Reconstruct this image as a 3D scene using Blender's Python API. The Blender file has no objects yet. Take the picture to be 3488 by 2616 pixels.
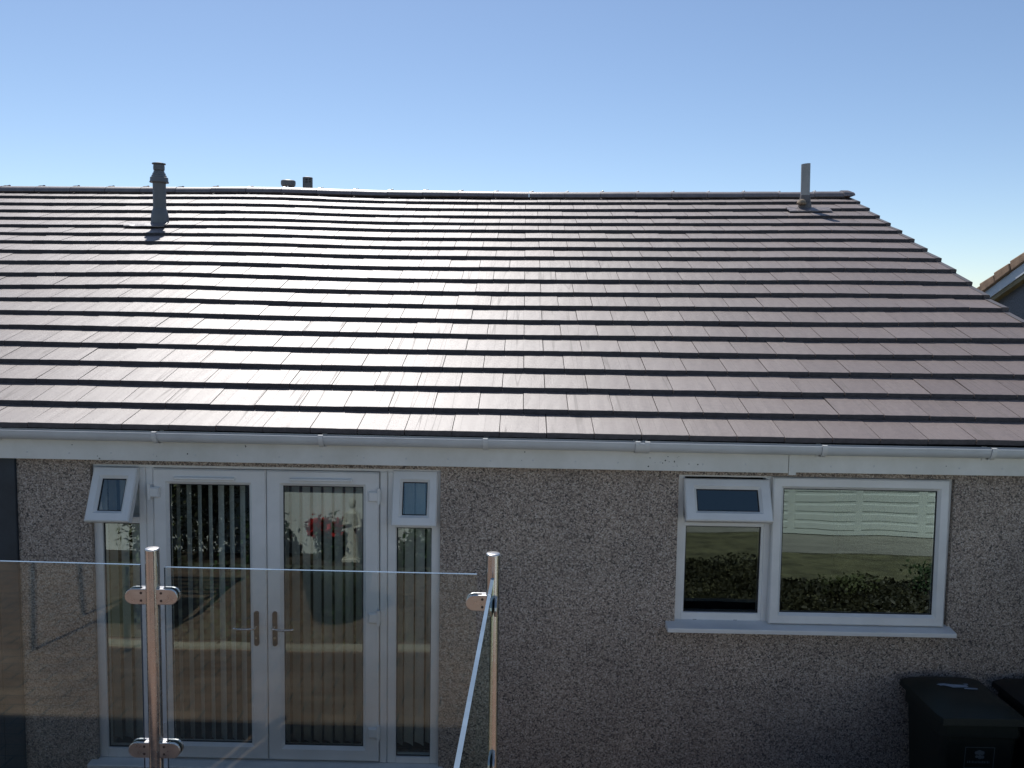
import bpy, math, random
import numpy as np
from mathutils import Vector, Matrix

random.seed(7)
RNG = np.random.RandomState(11)
scene = bpy.context.scene
col = scene.collection

# ------------------------------------------------------------------ camera
cam_data = bpy.data.cameras.new('camera')
cam = bpy.data.objects.new('camera', cam_data)
col.objects.link(cam)
RT = Vector((0.99980517, 0.01216586, 0.01554389))
UP = Vector((-0.016523, 0.08501598, 0.99624258))
FW = Vector((-0.01079867, 0.99630531, -0.08520043))
cam.matrix_world = Matrix(((RT.x, UP.x, -FW.x, 0.0), (RT.y, UP.y, -FW.y, -5.5),
                           (RT.z, UP.z, -FW.z, 3.0687), (0, 0, 0, 1)))
cam_data.sensor_width = 36.0
cam_data.lens = 36.0 * 2900 / 3488
cam_data.clip_start = 0.05
cam_data.clip_end = 3000
scene.camera = cam

# ------------------------------------------------------------------ sky, sun, exposure
SUN_EL, SUN_AZ = 51.0, -17.0          # azimuth measured from +Y towards +X
world = bpy.data.worlds.new('World')
scene.world = world
world.use_nodes = True
wn = world.node_tree
bg = wn.nodes['Background']
sky = wn.nodes.new('ShaderNodeTexSky')
sky.sky_type = 'NISHITA'
sky.sun_disc = False
sky.sun_elevation = math.radians(SUN_EL)
sky.sun_rotation = math.radians(SUN_AZ)
sky.altitude = 1600
sky.air_density = 1.0
sky.dust_density = 0.6
sky.ozone_density = 1.8
wn.links.new(sky.outputs[0], bg.inputs[0])
bg.inputs[1].default_value = 0.12
sd = bpy.data.lights.new('sun', 'SUN')
sd.energy = 5.0
sd.angle = math.radians(0.53)
sd.color = (1.0, 0.97, 0.93)
sun = bpy.data.objects.new('sun', sd)
col.objects.link(sun)
L = Vector((math.sin(math.radians(SUN_AZ)) * math.cos(math.radians(SUN_EL)),
            math.cos(math.radians(SUN_AZ)) * math.cos(math.radians(SUN_EL)), math.sin(math.radians(SUN_EL))))
sun.rotation_euler = L.to_track_quat('Z', 'Y').to_euler()
sun.location = L * 60
vs = scene.view_settings
vs.view_transform = 'Standard'
vs.look = 'None'
vs.exposure = 0.0
vs.gamma = 1.0
vs.use_curve_mapping = False
scene.cycles.use_denoising = True
scene.cycles.max_bounces = 10
scene.cycles.transparent_max_bounces = 16
scene.cycles.caustics_reflective = False
scene.cycles.caustics_refractive = False

# ------------------------------------------------------------------ materials
def new_mat(name):
    m = bpy.data.materials.new(name)
    m.use_nodes = True
    nt = m.node_tree
    return m, nt, nt.nodes['Principled BSDF']


def N(nt, t, **kw):
    n = nt.nodes.new(t)
    for k, v in kw.items():
        if k in n.inputs.keys():
            n.inputs[k].default_value = v
        else:
            setattr(n, k, v)
    return n


def ramp(nt, fac, stops):
    r = N(nt, 'ShaderNodeValToRGB')
    e = r.color_ramp.elements
    while len(e) > 1:
        e.remove(e[-1])
    e[0].position = stops[0][0]
    e[0].color = (*stops[0][1], 1)
    for p, c in stops[1:]:
        x = e.new(p)
        x.color = (*c, 1)
    nt.links.new(fac, r.inputs[0])
    return r


def simple(name, c, rough=0.5, metal=0.0, var=0.12, scale=8.0, bump=0.0, bscale=60.0, coords='Object', spec=0.5, rvar=0.0):
    m, nt, b = new_mat(name)
    tc = N(nt, 'ShaderNodeTexCoord')
    nz = N(nt, 'ShaderNodeTexNoise', Scale=scale, Detail=6.0, Roughness=0.6)
    nt.links.new(tc.outputs[coords], nz.inputs['Vector'])
    lo = tuple(max(0, v * (1 - var)) for v in c)
    hi = tuple(min(1, v * (1 + var)) for v in c)
    r = ramp(nt, nz.outputs['Fac'], [(0.3, lo), (0.7, hi)])
    nt.links.new(r.outputs[0], b.inputs['Base Color'])
    b.inputs['Roughness'].default_value = rough
    b.inputs['Metallic'].default_value = metal
    b.inputs['Specular IOR Level'].default_value = spec
    if rvar:
        mr = N(nt, 'ShaderNodeMapRange')
        mr.inputs[1].default_value, mr.inputs[2].default_value = 0.3, 0.7
        mr.inputs[3].default_value, mr.inputs[4].default_value = rough - rvar, rough + rvar
        nt.links.new(nz.outputs['Fac'], mr.inputs[0])
        nt.links.new(mr.outputs[0], b.inputs['Roughness'])
    if bump:
        n2 = N(nt, 'ShaderNodeTexNoise', Scale=bscale, Detail=4.0)
        nt.links.new(tc.outputs[coords], n2.inputs['Vector'])
        bp = N(nt, 'ShaderNodeBump', Strength=bump, Distance=0.01)
        nt.links.new(n2.outputs['Fac'], bp.inputs['Height'])
        nt.links.new(bp.outputs[0], b.inputs['Normal'])
    return m


def tile_material():
    m, nt, b = new_mat('concrete_roof_tile')
    g = N(nt, 'ShaderNodeNewGeometry')
    oi = N(nt, 'ShaderNodeObjectInfo')
    add = N(nt, 'ShaderNodeMath', operation='ADD')
    nt.links.new(g.outputs['Random Per Island'], add.inputs[0])
    nt.links.new(oi.outputs['Random'], add.inputs[1])
    fr = N(nt, 'ShaderNodeMath', operation='FRACT')
    nt.links.new(add.outputs[0], fr.inputs[0])
    # broad tone of each tile
    base = ramp(nt, fr.outputs[0], [(0.0, (0.160, 0.120, 0.106)), (0.5, (0.176, 0.134, 0.119)), (1.0, (0.194, 0.149, 0.132))])
    # grain
    nz = N(nt, 'ShaderNodeTexNoise', Scale=34.0, Detail=8.0, Roughness=0.7)
    nt.links.new(g.outputs['Position'], nz.inputs['Vector'])
    gr = ramp(nt, nz.outputs['Fac'], [(0.3, (0.82, 0.82, 0.82)), (0.7, (1.12, 1.12, 1.12))])
    mx = N(nt, 'ShaderNodeMix', data_type='RGBA', blend_type='MULTIPLY')
    mx.inputs[0].default_value = 1.0
    nt.links.new(base.outputs[0], mx.inputs[6])
    nt.links.new(gr.outputs[0], mx.inputs[7])
    # streaks washed down the slope
    mp = N(nt, 'ShaderNodeMapping')
    mp.inputs['Scale'].default_value = (30, 1.2, 1.2)
    nt.links.new(g.outputs['Position'], mp.inputs['Vector'])
    st = N(nt, 'ShaderNodeTexNoise', Scale=1.0, Detail=5.0, Roughness=0.65)
    nt.links.new(mp.outputs[0], st.inputs['Vector'])
    sr = ramp(nt, st.outputs['Fac'], [(0.32, (0.72, 0.72, 0.72)), (0.45, (1, 1, 1)), (0.75, (1.06, 1.06, 1.06))])
    mx2 = N(nt, 'ShaderNodeMix', data_type='RGBA', blend_type='MULTIPLY')
    mx2.inputs[0].default_value = 0.45
    nt.links.new(mx.outputs[2], mx2.inputs[6])
    nt.links.new(sr.outputs[0], mx2.inputs[7])
    nt.links.new(mx2.outputs[2], b.inputs['Base Color'])
    # fine hairline drip marks running down the slope
    mp2 = N(nt, 'ShaderNodeMapping')
    mp2.inputs['Scale'].default_value = (9.0, 0.16, 0.16)
    nt.links.new(g.outputs['Position'], mp2.inputs['Vector'])
    va = N(nt, 'ShaderNodeVectorMath', operation='ADD')
    nt.links.new(mp2.outputs[0], va.inputs[0])
    nt.links.new(fr.outputs[0], va.inputs[1])
    dn = N(nt, 'ShaderNodeTexNoise', Scale=1.0, Detail=1.0, Roughness=0.4)
    nt.links.new(va.outputs[0], dn.inputs['Vector'])
    ds = N(nt, 'ShaderNodeMath', operation='SUBTRACT')
    nt.links.new(dn.outputs['Fac'], ds.inputs[0])
    ds.inputs[1].default_value = 0.5
    da = N(nt, 'ShaderNodeMath', operation='ABSOLUTE')
    nt.links.new(ds.outputs[0], da.inputs[0])
    hr = ramp(nt, da.outputs[0], [(0.0, (0, 0, 0)), (0.010, (1, 1, 1))])
    hm = N(nt, 'ShaderNodeMix', data_type='RGBA', blend_type='MULTIPLY')
    hm.inputs[0].default_value = 0.3
    nt.links.new(mx2.outputs[2], hm.inputs[6])
    nt.links.new(hr.outputs[0], hm.inputs[7])
    nt.links.new(hm.outputs[2], b.inputs['Base Color'])
    rm = N(nt, 'ShaderNodeMath', operation='MULTIPLY_ADD')
    nt.links.new(hr.outputs[0], rm.inputs[0])
    rm.inputs[1].default_value = -0.13
    rm.inputs[2].default_value = 0.57
    rv = N(nt, 'ShaderNodeMath', operation='MULTIPLY_ADD')
    nt.links.new(nz.outputs['Fac'], rv.inputs[0])
    rv.inputs[1].default_value = 0.13
    nt.links.new(rm.outputs[0], rv.inputs[2])
    nt.links.new(rv.outputs[0], b.inputs['Roughness'])
    b.inputs['Specular IOR Level'].default_value = 0.82
    bp = N(nt, 'ShaderNodeBump', Strength=0.42, Distance=0.004)
    n3 = N(nt, 'ShaderNodeTexNoise', Scale=120.0, Detail=5.0, Roughness=0.7)
    nt.links.new(g.outputs['Position'], n3.inputs['Vector'])
    nt.links.new(n3.outputs['Fac'], bp.inputs['Height'])
    nt.links.new(bp.outputs[0], b.inputs['Normal'])
    return m


def pebble_material():
    m, nt, b = new_mat('pebbledash')
    g = N(nt, 'ShaderNodeNewGeometry')
    v = N(nt, 'ShaderNodeTexVoronoi', Scale=118.0)
    nt.links.new(g.outputs['Position'], v.inputs['Vector'])
    sep = N(nt, 'ShaderNodeSeparateColor')
    nt.links.new(v.outputs['Color'], sep.inputs[0])
    stone = ramp(nt, sep.outputs[0], [(0.0, (0.10, 0.088, 0.082)), (0.12, (0.22, 0.185, 0.16)), (0.34, (0.37, 0.305, 0.255)),
                                      (0.6, (0.49, 0.405, 0.335)), (0.82, (0.54, 0.46, 0.39)), (1.0, (0.66, 0.59, 0.52))])
    ed = ramp(nt, v.outputs['Distance'], [(0.4, (1, 1, 1)), (0.8, (0.45, 0.42, 0.40))])
    mx = N(nt, 'ShaderNodeMix', data_type='RGBA', blend_type='MULTIPLY')
    mx.inputs[0].default_value = 0.7
    nt.links.new(stone.outputs[0], mx.inputs[6])
    nt.links.new(ed.outputs[0], mx.inputs[7])
    nz = N(nt, 'ShaderNodeTexNoise', Scale=2.2, Detail=5.0)
    nt.links.new(g.outputs['Position'], nz.inputs['Vector'])
    w = ramp(nt, nz.outputs['Fac'], [(0.3, (0.84, 0.84, 0.85)), (0.7, (1.1, 1.08, 1.06))])
    m2 = N(nt, 'ShaderNodeMix', data_type='RGBA', blend_type='MULTIPLY')
    m2.inputs[0].default_value = 1.0
    nt.links.new(mx.outputs[2], m2.inputs[6])
    nt.links.new(w.outputs[0], m2.inputs[7])
    nt.links.new(m2.outputs[2], b.inputs['Base Color'])
    b.inputs['Roughness'].default_value = 0.85
    bp = N(nt, 'ShaderNodeBump', Strength=0.6, Distance=0.006, invert=True)
    nt.links.new(v.outputs['Distance'], bp.inputs['Height'])
    nt.links.new(bp.outputs[0], b.inputs['Normal'])
    return m


def glass_material(name, tint, ior=1.5, gain=1.0, ripple=0.0):
    m = bpy.data.materials.new(name)
    m.use_nodes = True
    nt = m.node_tree
    for n in list(nt.nodes):
        if n.type == 'BSDF_PRINCIPLED':
            nt.nodes.remove(n)
    out = [n for n in nt.nodes if n.type == 'OUTPUT_MATERIAL'][0]
    tr = N(nt, 'ShaderNodeBsdfTransparent')
    tr.inputs[0].default_value = (*tint, 1)
    gl = N(nt, 'ShaderNodeBsdfGlossy')
    gl.inputs['Roughness'].default_value = 0.0
    gl.inputs['Color'].default_value = (0.86, 1.0, 0.94, 1)
    fz = N(nt, 'ShaderNodeFresnel')
    fz.inputs[0].default_value = ior
    mu = N(nt, 'ShaderNodeMath', operation='MULTIPLY', use_clamp=True)
    mu.inputs[1].default_value = gain
    nt.links.new(fz.outputs[0], mu.inputs[0])
    mix = N(nt, 'ShaderNodeMixShader')
    nt.links.new(mu.outputs[0], mix.inputs[0])
    nt.links.new(tr.outputs[0], mix.inputs[1])
    nt.links.new(gl.outputs[0], mix.inputs[2])
    nt.links.new(mix.outputs[0], out.inputs[0])
    if ripple:
        g = N(nt, 'ShaderNodeNewGeometry')
        nz = N(nt, 'ShaderNodeTexNoise', Scale=1.6, Detail=1.0)
        nt.links.new(g.outputs['Position'], nz.inputs['Vector'])
        bp = N(nt, 'ShaderNodeBump', Strength=1.0, Distance=ripple)
        nt.links.new(nz.outputs['Fac'], bp.inputs['Height'])
        nt.links.new(bp.outputs[0], gl.inputs['Normal'])
    return m


def upvc_material():
    m, nt, b = new_mat('white_upvc')
    g = N(nt, 'ShaderNodeNewGeometry')
    nz = N(nt, 'ShaderNodeTexNoise', Scale=3.0, Detail=6.0, Roughness=0.65)
    nt.links.new(g.outputs['Position'], nz.inputs['Vector'])
    r = ramp(nt, nz.outputs['Fac'], [(0.3, (0.72, 0.71, 0.68)), (0.65, (0.82, 0.81, 0.785))])
    nt.links.new(r.outputs[0], b.inputs['Base Color'])
    b.inputs['Roughness'].default_value = 0.38
    return m


def fascia_material():
    m, nt, b = new_mat('white_fascia')
    g = N(nt, 'ShaderNodeNewGeometry')
    nz = N(nt, 'ShaderNodeTexNoise', Scale=2.4, Detail=7.0, Roughness=0.65)
    nt.links.new(g.outputs['Position'], nz.inputs['Vector'])
    r = ramp(nt, nz.outputs['Fac'], [(0.3, (0.64, 0.63, 0.575)), (0.62, (0.78, 0.77, 0.73))])
    sp = N(nt, 'ShaderNodeTexNoise', Scale=26.0, Detail=2.0)
    nt.links.new(g.outputs['Position'], sp.inputs['Vector'])
    sr = ramp(nt, sp.outputs['Fac'], [(0.20, (0.2, 0.19, 0.17)), (0.235, (1, 1, 1))])
    mx = N(nt, 'ShaderNodeMix', data_type='RGBA', blend_type='MULTIPLY')
    mx.inputs[0].default_value = 1.0
    nt.links.new(r.outputs[0], mx.inputs[6])
    nt.links.new(sr.outputs[0], mx.inputs[7])
    nt.links.new(mx.outputs[2], b.inputs['Base Color'])
    b.inputs['Roughness'].default_value = 0.45
    return m


def paving_material(name, c1, c2, scale):
    m, nt, b = new_mat(name)
    g = N(nt, 'ShaderNodeNewGeometry')
    br = N(nt, 'ShaderNodeTexBrick', Scale=scale)
    br.inputs['Color1'].default_value = (*c1, 1)
    br.inputs['Color2'].default_value = (*c2, 1)
    br.inputs['Mortar'].default_value = (0.12, 0.10, 0.085, 1)
    br.inputs['Mortar Size'].default_value = 0.015
    nt.links.new(g.outputs['Position'], br.inputs['Vector'])
    nz = N(nt, 'ShaderNodeTexNoise', Scale=5.0, Detail=6.0)
    nt.links.new(g.outputs['Position'], nz.inputs['Vector'])
    r = ramp(nt, nz.outputs['Fac'], [(0.3, (0.7, 0.7, 0.7)), (0.7, (1.15, 1.15, 1.15))])
    mx = N(nt, 'ShaderNodeMix', data_type='RGBA', blend_type='MULTIPLY')
    mx.inputs[0].default_value = 1.0
    nt.links.new(br.outputs['Color'], mx.inputs[6])
    nt.links.new(r.outputs[0], mx.inputs[7])
    nt.links.new(mx.outputs[2], b.inputs['Base Color'])
    b.inputs['Roughness'].default_value = 0.85
    return m


M = {}
M['tile'] = tile_material()
M['pebble'] = pebble_material()
M['tile_edge'] = simple('shaded_tile_edge', (0.060, 0.056, 0.062), 0.8, var=0.3, scale=25)  # tile front faces coloured near-black, deepens the shade band under each course
M['upvc'] = upvc_material()
M['fascia'] = fascia_material()
M['gutter'] = simple('grey_white_gutter', (0.60, 0.62, 0.64), 0.35, var=0.08, scale=4, coords='Object')
M['clip'] = simple('gutter_clip', (0.66, 0.66, 0.65), 0.4, var=0.06)
M['glass'] = glass_material('window_glass', (0.86, 0.90, 0.88), 1.52, 3.7, ripple=0.0022)
M['rail_glass'] = glass_material('balustrade_glass', (0.90, 0.93, 0.93), 1.5, 1.25)
M['rail_edge'] = simple('polished_glass_edge', (0.15, 0.20, 0.25), 0.10, var=0.25, spec=1.0)
M['steel'] = simple('brushed_steel', (0.56, 0.55, 0.53), 0.26, 1.0, var=0.05, scale=30, rvar=0.05)
M['steel_flat'] = simple('satin_steel', (0.58, 0.56, 0.54), 0.30, 1.0, var=0.05, scale=40, rvar=0.05)
M['dark_metal'] = simple('dark_handle_metal', (0.075, 0.058, 0.052), 0.4, 0.25, var=0.1)
M['blind'] = simple('blind_fabric', (0.80, 0.80, 0.75), 0.9, var=0.06, scale=40, bump=0.2, bscale=300)
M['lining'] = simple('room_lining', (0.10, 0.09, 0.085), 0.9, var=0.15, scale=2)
M['underlay'] = simple('roof_underlay', (0.03, 0.03, 0.032), 0.9)
M['ridge'] = simple('ridge_concrete', (0.175, 0.145, 0.14), 0.46, var=0.22, scale=14, bump=0.2, bscale=120, spec=0.85)
M['verge'] = simple('verge_cap', (0.10, 0.088, 0.09), 0.55, var=0.15, scale=12)
M['flue'] = simple('flue_plastic', (0.15, 0.158, 0.165), 0.5, var=0.15, scale=9)
M['pipe'] = simple('grey_soil_pipe', (0.34, 0.34, 0.33), 0.5, var=0.14, scale=7)
M['lead'] = simple('lead_flashing', (0.15, 0.135, 0.13), 0.75, 0.0, var=0.35, scale=16, bump=0.4, bscale=40)
M['mortar'] = simple('mortar', (0.30, 0.23, 0.16), 0.9, var=0.3, scale=30, bump=0.6, bscale=70)
M['panel_blue'] = simple('dark_blue_paint', (0.022, 0.032, 0.045), 0.55, var=0.3, scale=5)
M['bin'] = simple('dark_green_plastic', (0.009, 0.014, 0.011), 0.5, var=0.15, scale=6, bump=0.15, bscale=200)
M['bin_black'] = simple('black_plastic', (0.007, 0.0075, 0.008), 0.5, var=0.15, scale=6, bump=0.15, bscale=200)
M['print'] = simple('pale_print', (0.13, 0.15, 0.15), 0.6)
M['sticker'] = simple('sticker_pale_blue', (0.28, 0.34, 0.42), 0.5, var=0.3, scale=20)
M['neigh_tile'] = simple('orange_brown_tile', (0.33, 0.21, 0.13), 0.8, var=0.3, scale=9, bump=0.3, bscale=60)
M['neigh_board'] = simple('painted_bargeboard', (0.66, 0.70, 0.74), 0.5, var=0.05)
M['neigh_soffit'] = simple('ochre_board', (0.30, 0.23, 0.12), 0.7, var=0.2)
M['neigh_wall'] = simple('grey_render', (0.24, 0.24, 0.25), 0.9, var=0.3, scale=40, bump=0.8, bscale=120)
M['deck'] = paving_material('terrace_paving', (0.25, 0.150, 0.105), (0.30, 0.19, 0.135), 3.2)
M['court'] = paving_material('courtyard_paving', (0.19, 0.115, 0.082), (0.24, 0.15, 0.11), 2.6)
M['white_render'] = simple('white_render', (0.68, 0.68, 0.66), 0.85, var=0.1, scale=3, bump=0.3, bscale=90)
M['edging'] = simple('beige_edging', (0.34, 0.30, 0.24), 0.85, var=0.15, scale=8)
M['kerb'] = simple('mossy_stone', (0.085, 0.085, 0.055), 0.9, var=0.2, scale=8, bump=0.3, bscale=70)
M['soil'] = simple('soil', (0.05, 0.035, 0.025), 0.95, var=0.4, scale=14, bump=0.8, bscale=40)
M['grass'] = simple('dry_grass', (0.15, 0.145, 0.075), 0.9, var=0.6, scale=5.0, bump=0.6, bscale=50, coords='Object')
M['leaf'] = simple('shrub_leaf', (0.045, 0.08, 0.028), 0.55, var=0.5, scale=3)
M['leaf_dark'] = simple('ivy_leaf', (0.036, 0.036, 0.017), 0.5, var=0.5, scale=3)
M['leaf_pale'] = simple('pale_leaf', (0.12, 0.14, 0.06), 0.6, var=0.5, scale=3)
M['petal'] = simple('red_petal', (0.62, 0.03, 0.03), 0.6, var=0.2, scale=10)
M['bark'] = simple('bark', (0.08, 0.06, 0.045), 0.9, var=0.3, scale=15)
M['stone'] = simple('statue_stone', (0.58, 0.54, 0.46), 0.8, var=0.2, scale=18, bump=0.3, bscale=80)
M['garage'] = simple('white_garage_door', (0.72, 0.78, 0.75), 0.5, var=0.05)
M['ground'] = simple('garden_ground', (0.10, 0.10, 0.06), 0.95, var=0.4, scale=0.7)
M['concrete'] = simple('pale_concrete', (0.34, 0.33, 0.29), 0.9, var=0.2, scale=4)
M['pot'] = simple('slate_blue_pot', (0.03, 0.045, 0.055), 0.4, var=0.15)

# ------------------------------------------------------------------ mesh builders
class MB:
    def __init__(self):
        self.v, self.f = [], []

    def add(self, vs, fs):
        o = len(self.v)
        self.v += [tuple(p) for p in vs]
        self.f += [tuple(i + o for i in q) for q in fs]
        return self

    def box(self, x0, x1, y0, y1, z0, z1):
        vs = [(x0, y0, z0), (x1, y0, z0), (x1, y1, z0), (x0, y1, z0), (x0, y0, z1), (x1, y0, z1), (x1, y1, z1), (x0, y1, z1)]
        return self.add(vs, [(0, 3, 2, 1), (4, 5, 6, 7), (0, 1, 5, 4), (1, 2, 6, 5), (2, 3, 7, 6), (3, 0, 4, 7)])

    def rbox(self, x0, x1, y0, y1, z0, z1, r=0.004):
        # box whose four long front edges are chamfered (front is -y)
        a = [(x0 + r, y0, z0 + r), (x1 - r, y0, z0 + r), (x1 - r, y0, z1 - r), (x0 + r, y0, z1 - r)]
        b = [(x0, y0 + r, z0), (x1, y0 + r, z0), (x1, y0 + r, z1), (x0, y0 + r, z1)]
        c = [(x0, y1, z0), (x1, y1, z0), (x1, y1, z1), (x0, y1, z1)]
        f = [(0, 1, 2, 3)]
        for i in range(4):
            j = (i + 1) % 4
            f += [(i, 4 + i, 4 + j, j), (4 + i, 8 + i, 8 + j, 4 + j)]
        f.append((11, 10, 9, 8))
        return self.add(a + b + c, f)

    def frame(self, x0, x1, z0, z1, w, y0, y1, wb=None, wt=None, wr=None, r=0.006):
        # mitred rectangular frame in the xz plane, chamfered at front
        wb = w if wb is None else wb
        wt = w if wt is None else wt
        wr = w if wr is None else wr
        def ring(ins, y):
            return [(x0 + ins, y, z0 + ins), (x1 - ins, y, z0 + ins), (x1 - ins, y, z1 - ins), (x0 + ins, y, z1 - ins)]
        def iring(out, y):
            return [(x0 + w - out, y, z0 + wb - out), (x1 - wr + out, y, z0 + wb - out),
                    (x1 - wr + out, y, z1 - wt + out), (x0 + w - out, y, z1 - wt + out)]
        R = [ring(0, y1), ring(0, y0 + r), ring(r, y0), iring(2.2 * r, y0), iring(0, y0 + 2.2 * r), iring(0, y1)]
        vs = [p for q in R for p in q]
        f = []
        for k in range(6):
            for i in range(4):
                j = (i + 1) % 4
                k2 = (k + 1) % 6
                f.append((4 * k + i, 4 * k + j, 4 * k2 + j, 4 * k2 + i))
        return self.add(vs, f)

    def tube(self, p0, p1, r0, r1=None, n=16, caps=True):
        r1 = r0 if r1 is None else r1
        p0, p1 = Vector(p0), Vector(p1)
        d = (p1 - p0).normalized()
        a = d.orthogonal().normalized()
        b = d.cross(a)
        vs = []
        for p, r in ((p0, r0), (p1, r1)):
            for i in range(n):
                t = 2 * math.pi * i / n
                vs.append(p + a * (r * math.cos(t)) + b * (r * math.sin(t)))
        f = [(i, (i + 1) % n, n + (i + 1) % n, n + i) for i in range(n)]
        if caps:
            f += [tuple(range(n))[::-1], tuple(range(n, 2 * n))]
        return self.add(vs, f)

    def lathe(self, prof, c=(0, 0, 0), n=28, sx=1.0, sy=1.0):
        # prof: (radius, z) bottom to top
        vs, f = [], []
        for r, z in prof:
            for i in range(n):
                t = 2 * math.pi * i / n
                vs.append((c[0] + sx * r * math.cos(t), c[1] + sy * r * math.sin(t), c[2] + z))
        for k in range(len(prof) - 1):
            for i in range(n):
                j = (i + 1) % n
                f.append((k * n + i, k * n + j, (k + 1) * n + j, (k + 1) * n + i))
        f.append(tuple(range(n))[::-1])
        f.append(tuple(range((len(prof) - 1) * n, len(prof) * n)))
        return self.add(vs, f)

    def extrude_x(self, prof, x0, x1, closed=True):
        # prof: (y, z) points
        n = len(prof)
        vs = [(x0, y, z) for y, z in prof] + [(x1, y, z) for y, z in prof]
        f = [(i, (i + 1) % n, n + (i + 1) % n, n + i) for i in range(n if closed else n - 1)]
        if closed:
            f += [tuple(range(n))[::-1], tuple(range(n, 2 * n))]
        return self.add(vs, f)

    def build(self, name, mat, parent=None, smooth=False, bevel=0.0):
        me = bpy.data.meshes.new(name)
        me.from_pydata(self.v, [], self.f)
        me.update()
        import bmesh
        bm = bmesh.new()
        bm.from_mesh(me)
        bmesh.ops.recalc_face_normals(bm, faces=bm.faces)
        bm.to_mesh(me)
        bm.free()
        me.materials.append(M[mat])
        if smooth:
            for p in me.polygons:
                p.use_smooth = True
            me.set_sharp_from_angle(angle=math.radians(38))
        o = bpy.data.objects.new(name, me)
        col.objects.link(o)
        if parent:
            o.parent = parent
        if bevel:
            bv = o.modifiers.new('bevel', 'BEVEL')
            bv.width = bevel
            bv.segments = 2
            bv.limit_method = 'ANGLE'
        return o


def tag(o, label=None, cat=None, group=None, kind=None):
    if label: o['label'] = label
    if cat: o['category'] = cat
    if group: o['group'] = group
    if kind: o['kind'] = kind
    return o


def empty(name, loc=(0, 0, 0)):
    o = bpy.data.objects.new(name, None)
    o.empty_display_size = 0.1
    o.location = loc
    col.objects.link(o)
    return o


def inst(name, me, mw, parent):
    o = bpy.data.objects.new(name, me)
    col.objects.link(o)
    o.parent = parent
    o.matrix_local = mw
    return o

# ------------------------------------------------------------------ setting
gd = MB().add([(-400, -400, -0.45), (400, -400, -0.45), (400, 600, -0.45), (-400, 600, -0.45)], [(0, 1, 2, 3)]).build('ground', 'ground')
tag(gd, kind='structure')
ct = MB().box(-9.5, 1.6, -3.3, 0.35, -0.44, -0.12).build('courtyard_paving', 'court')
tag(ct, kind='structure')
pa = MB().box(1.62, 6.5, -1.28, 0.35, -0.44, -0.28).build('side_path', 'court')
tag(pa, kind='structure')
dk = MB().box(-7.0, 1.3, -10.0, -2.84, 1.33, 1.45).build('terrace', 'deck')
tag(dk, kind='structure')
ln = MB().add([(1.32, -14, 0.10), (16, -14, 0.10), (16, -6.2, 0.30), (1.32, -6.2, 0.30), (16, -2.6, 0.61), (1.32, -2.6, 0.61),
               (16, -1.37, 0.61), (1.32, -1.37, 0.61), (16, -1.37, -0.44), (1.32, -1.37, -0.44), (1.32, -14, -0.44), (16, -14, -0.44)],
              [(0, 1, 2, 3), (3, 2, 4, 5), (5, 4, 6, 7), (7, 6, 8, 9), (0, 10, 11, 1), (10, 9, 8, 11), (0, 3, 5, 7, 9, 10), (1, 11, 8, 6, 4, 2)]).build('lawn_bank', 'grass')
tag(ln, kind='structure')
dw = MB().add([(1.6, -6.2, 0.304), (9, -6.2, 0.304), (9, -4.5, 0.4504), (1.6, -4.5, 0.4504)], [(0, 1, 2, 3)]).build('driveway', 'concrete')
tag(dw, kind='structure')

# ------------------------------------------------------------------ bungalow
HOUSE_L, HOUSE_R = -9.6, 4.05
house = empty('bungalow', (0, 0, -0.45))
tag(house, 'pebbledash bungalow with brown flat-tiled roof, white fascia and french doors', 'bungalow')
house.location = (0, 0, 0)

DX0, DX1, DZ1 = -2.827, -0.518, 2.026
KX0, KX1, KZ0, KZ1 = 1.041, 2.832, 1.015, 2.023
wl = MB()
for x0, x1, z0, z1 in ((HOUSE_L, DX0, -0.45, 2.24), (DX0, DX1, DZ1, 2.24), (DX0, DX1, -0.45, -0.03), (DX1, KX0, -0.45, 2.24),
                       (KX0, KX1, KZ1, 2.24), (KX0, KX1, -0.45, KZ0), (KX1, HOUSE_R, -0.45, 2.24)):
    wl.box(x0, x1, 0.0, 0.27, z0, z1)
wl.build('front_wall', 'pebble', house)
GY = 5.836                       # ridge line
gw = MB()
for x0, x1 in ((HOUSE_R - 0.27, HOUSE_R), (HOUSE_L, HOUSE_L + 0.27)):
    pts = [(0.27, -0.45), (2 * GY - 0.3, -0.45), (2 * GY - 0.3, 2.2), (GY, 4.42), (0.27, 2.2)]
    gw.extrude_x(pts, x0, x1)
gw.box(HOUSE_L, HOUSE_R, 2 * GY - 0.3, 2 * GY, -0.45, 2.2)
gw.build('gable_wall', 'pebble', house)
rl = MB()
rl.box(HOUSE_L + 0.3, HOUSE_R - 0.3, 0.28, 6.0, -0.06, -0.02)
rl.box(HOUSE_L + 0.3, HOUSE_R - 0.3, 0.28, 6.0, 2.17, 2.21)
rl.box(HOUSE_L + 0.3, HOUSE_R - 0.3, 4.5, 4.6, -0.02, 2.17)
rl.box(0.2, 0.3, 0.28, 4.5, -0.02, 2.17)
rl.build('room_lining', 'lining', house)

# fascia boards and soffit
def slope_board(x0, x1, za, zb, top, y0, y1, name, mat, parent):
    vs = [(x0, y0, za), (x1, y0, zb), (x1, y1, zb), (x0, y1, za), (x0, y0, top), (x1, y0, top), (x1, y1, top), (x0, y1, top)]
    return MB().add(vs, [(0, 3, 2, 1), (4, 5, 6, 7), (0, 1, 5, 4), (1, 2, 6, 5), (2, 3, 7, 6), (3, 0, 4, 7)]).build(name, mat, parent, bevel=0.003)


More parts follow.
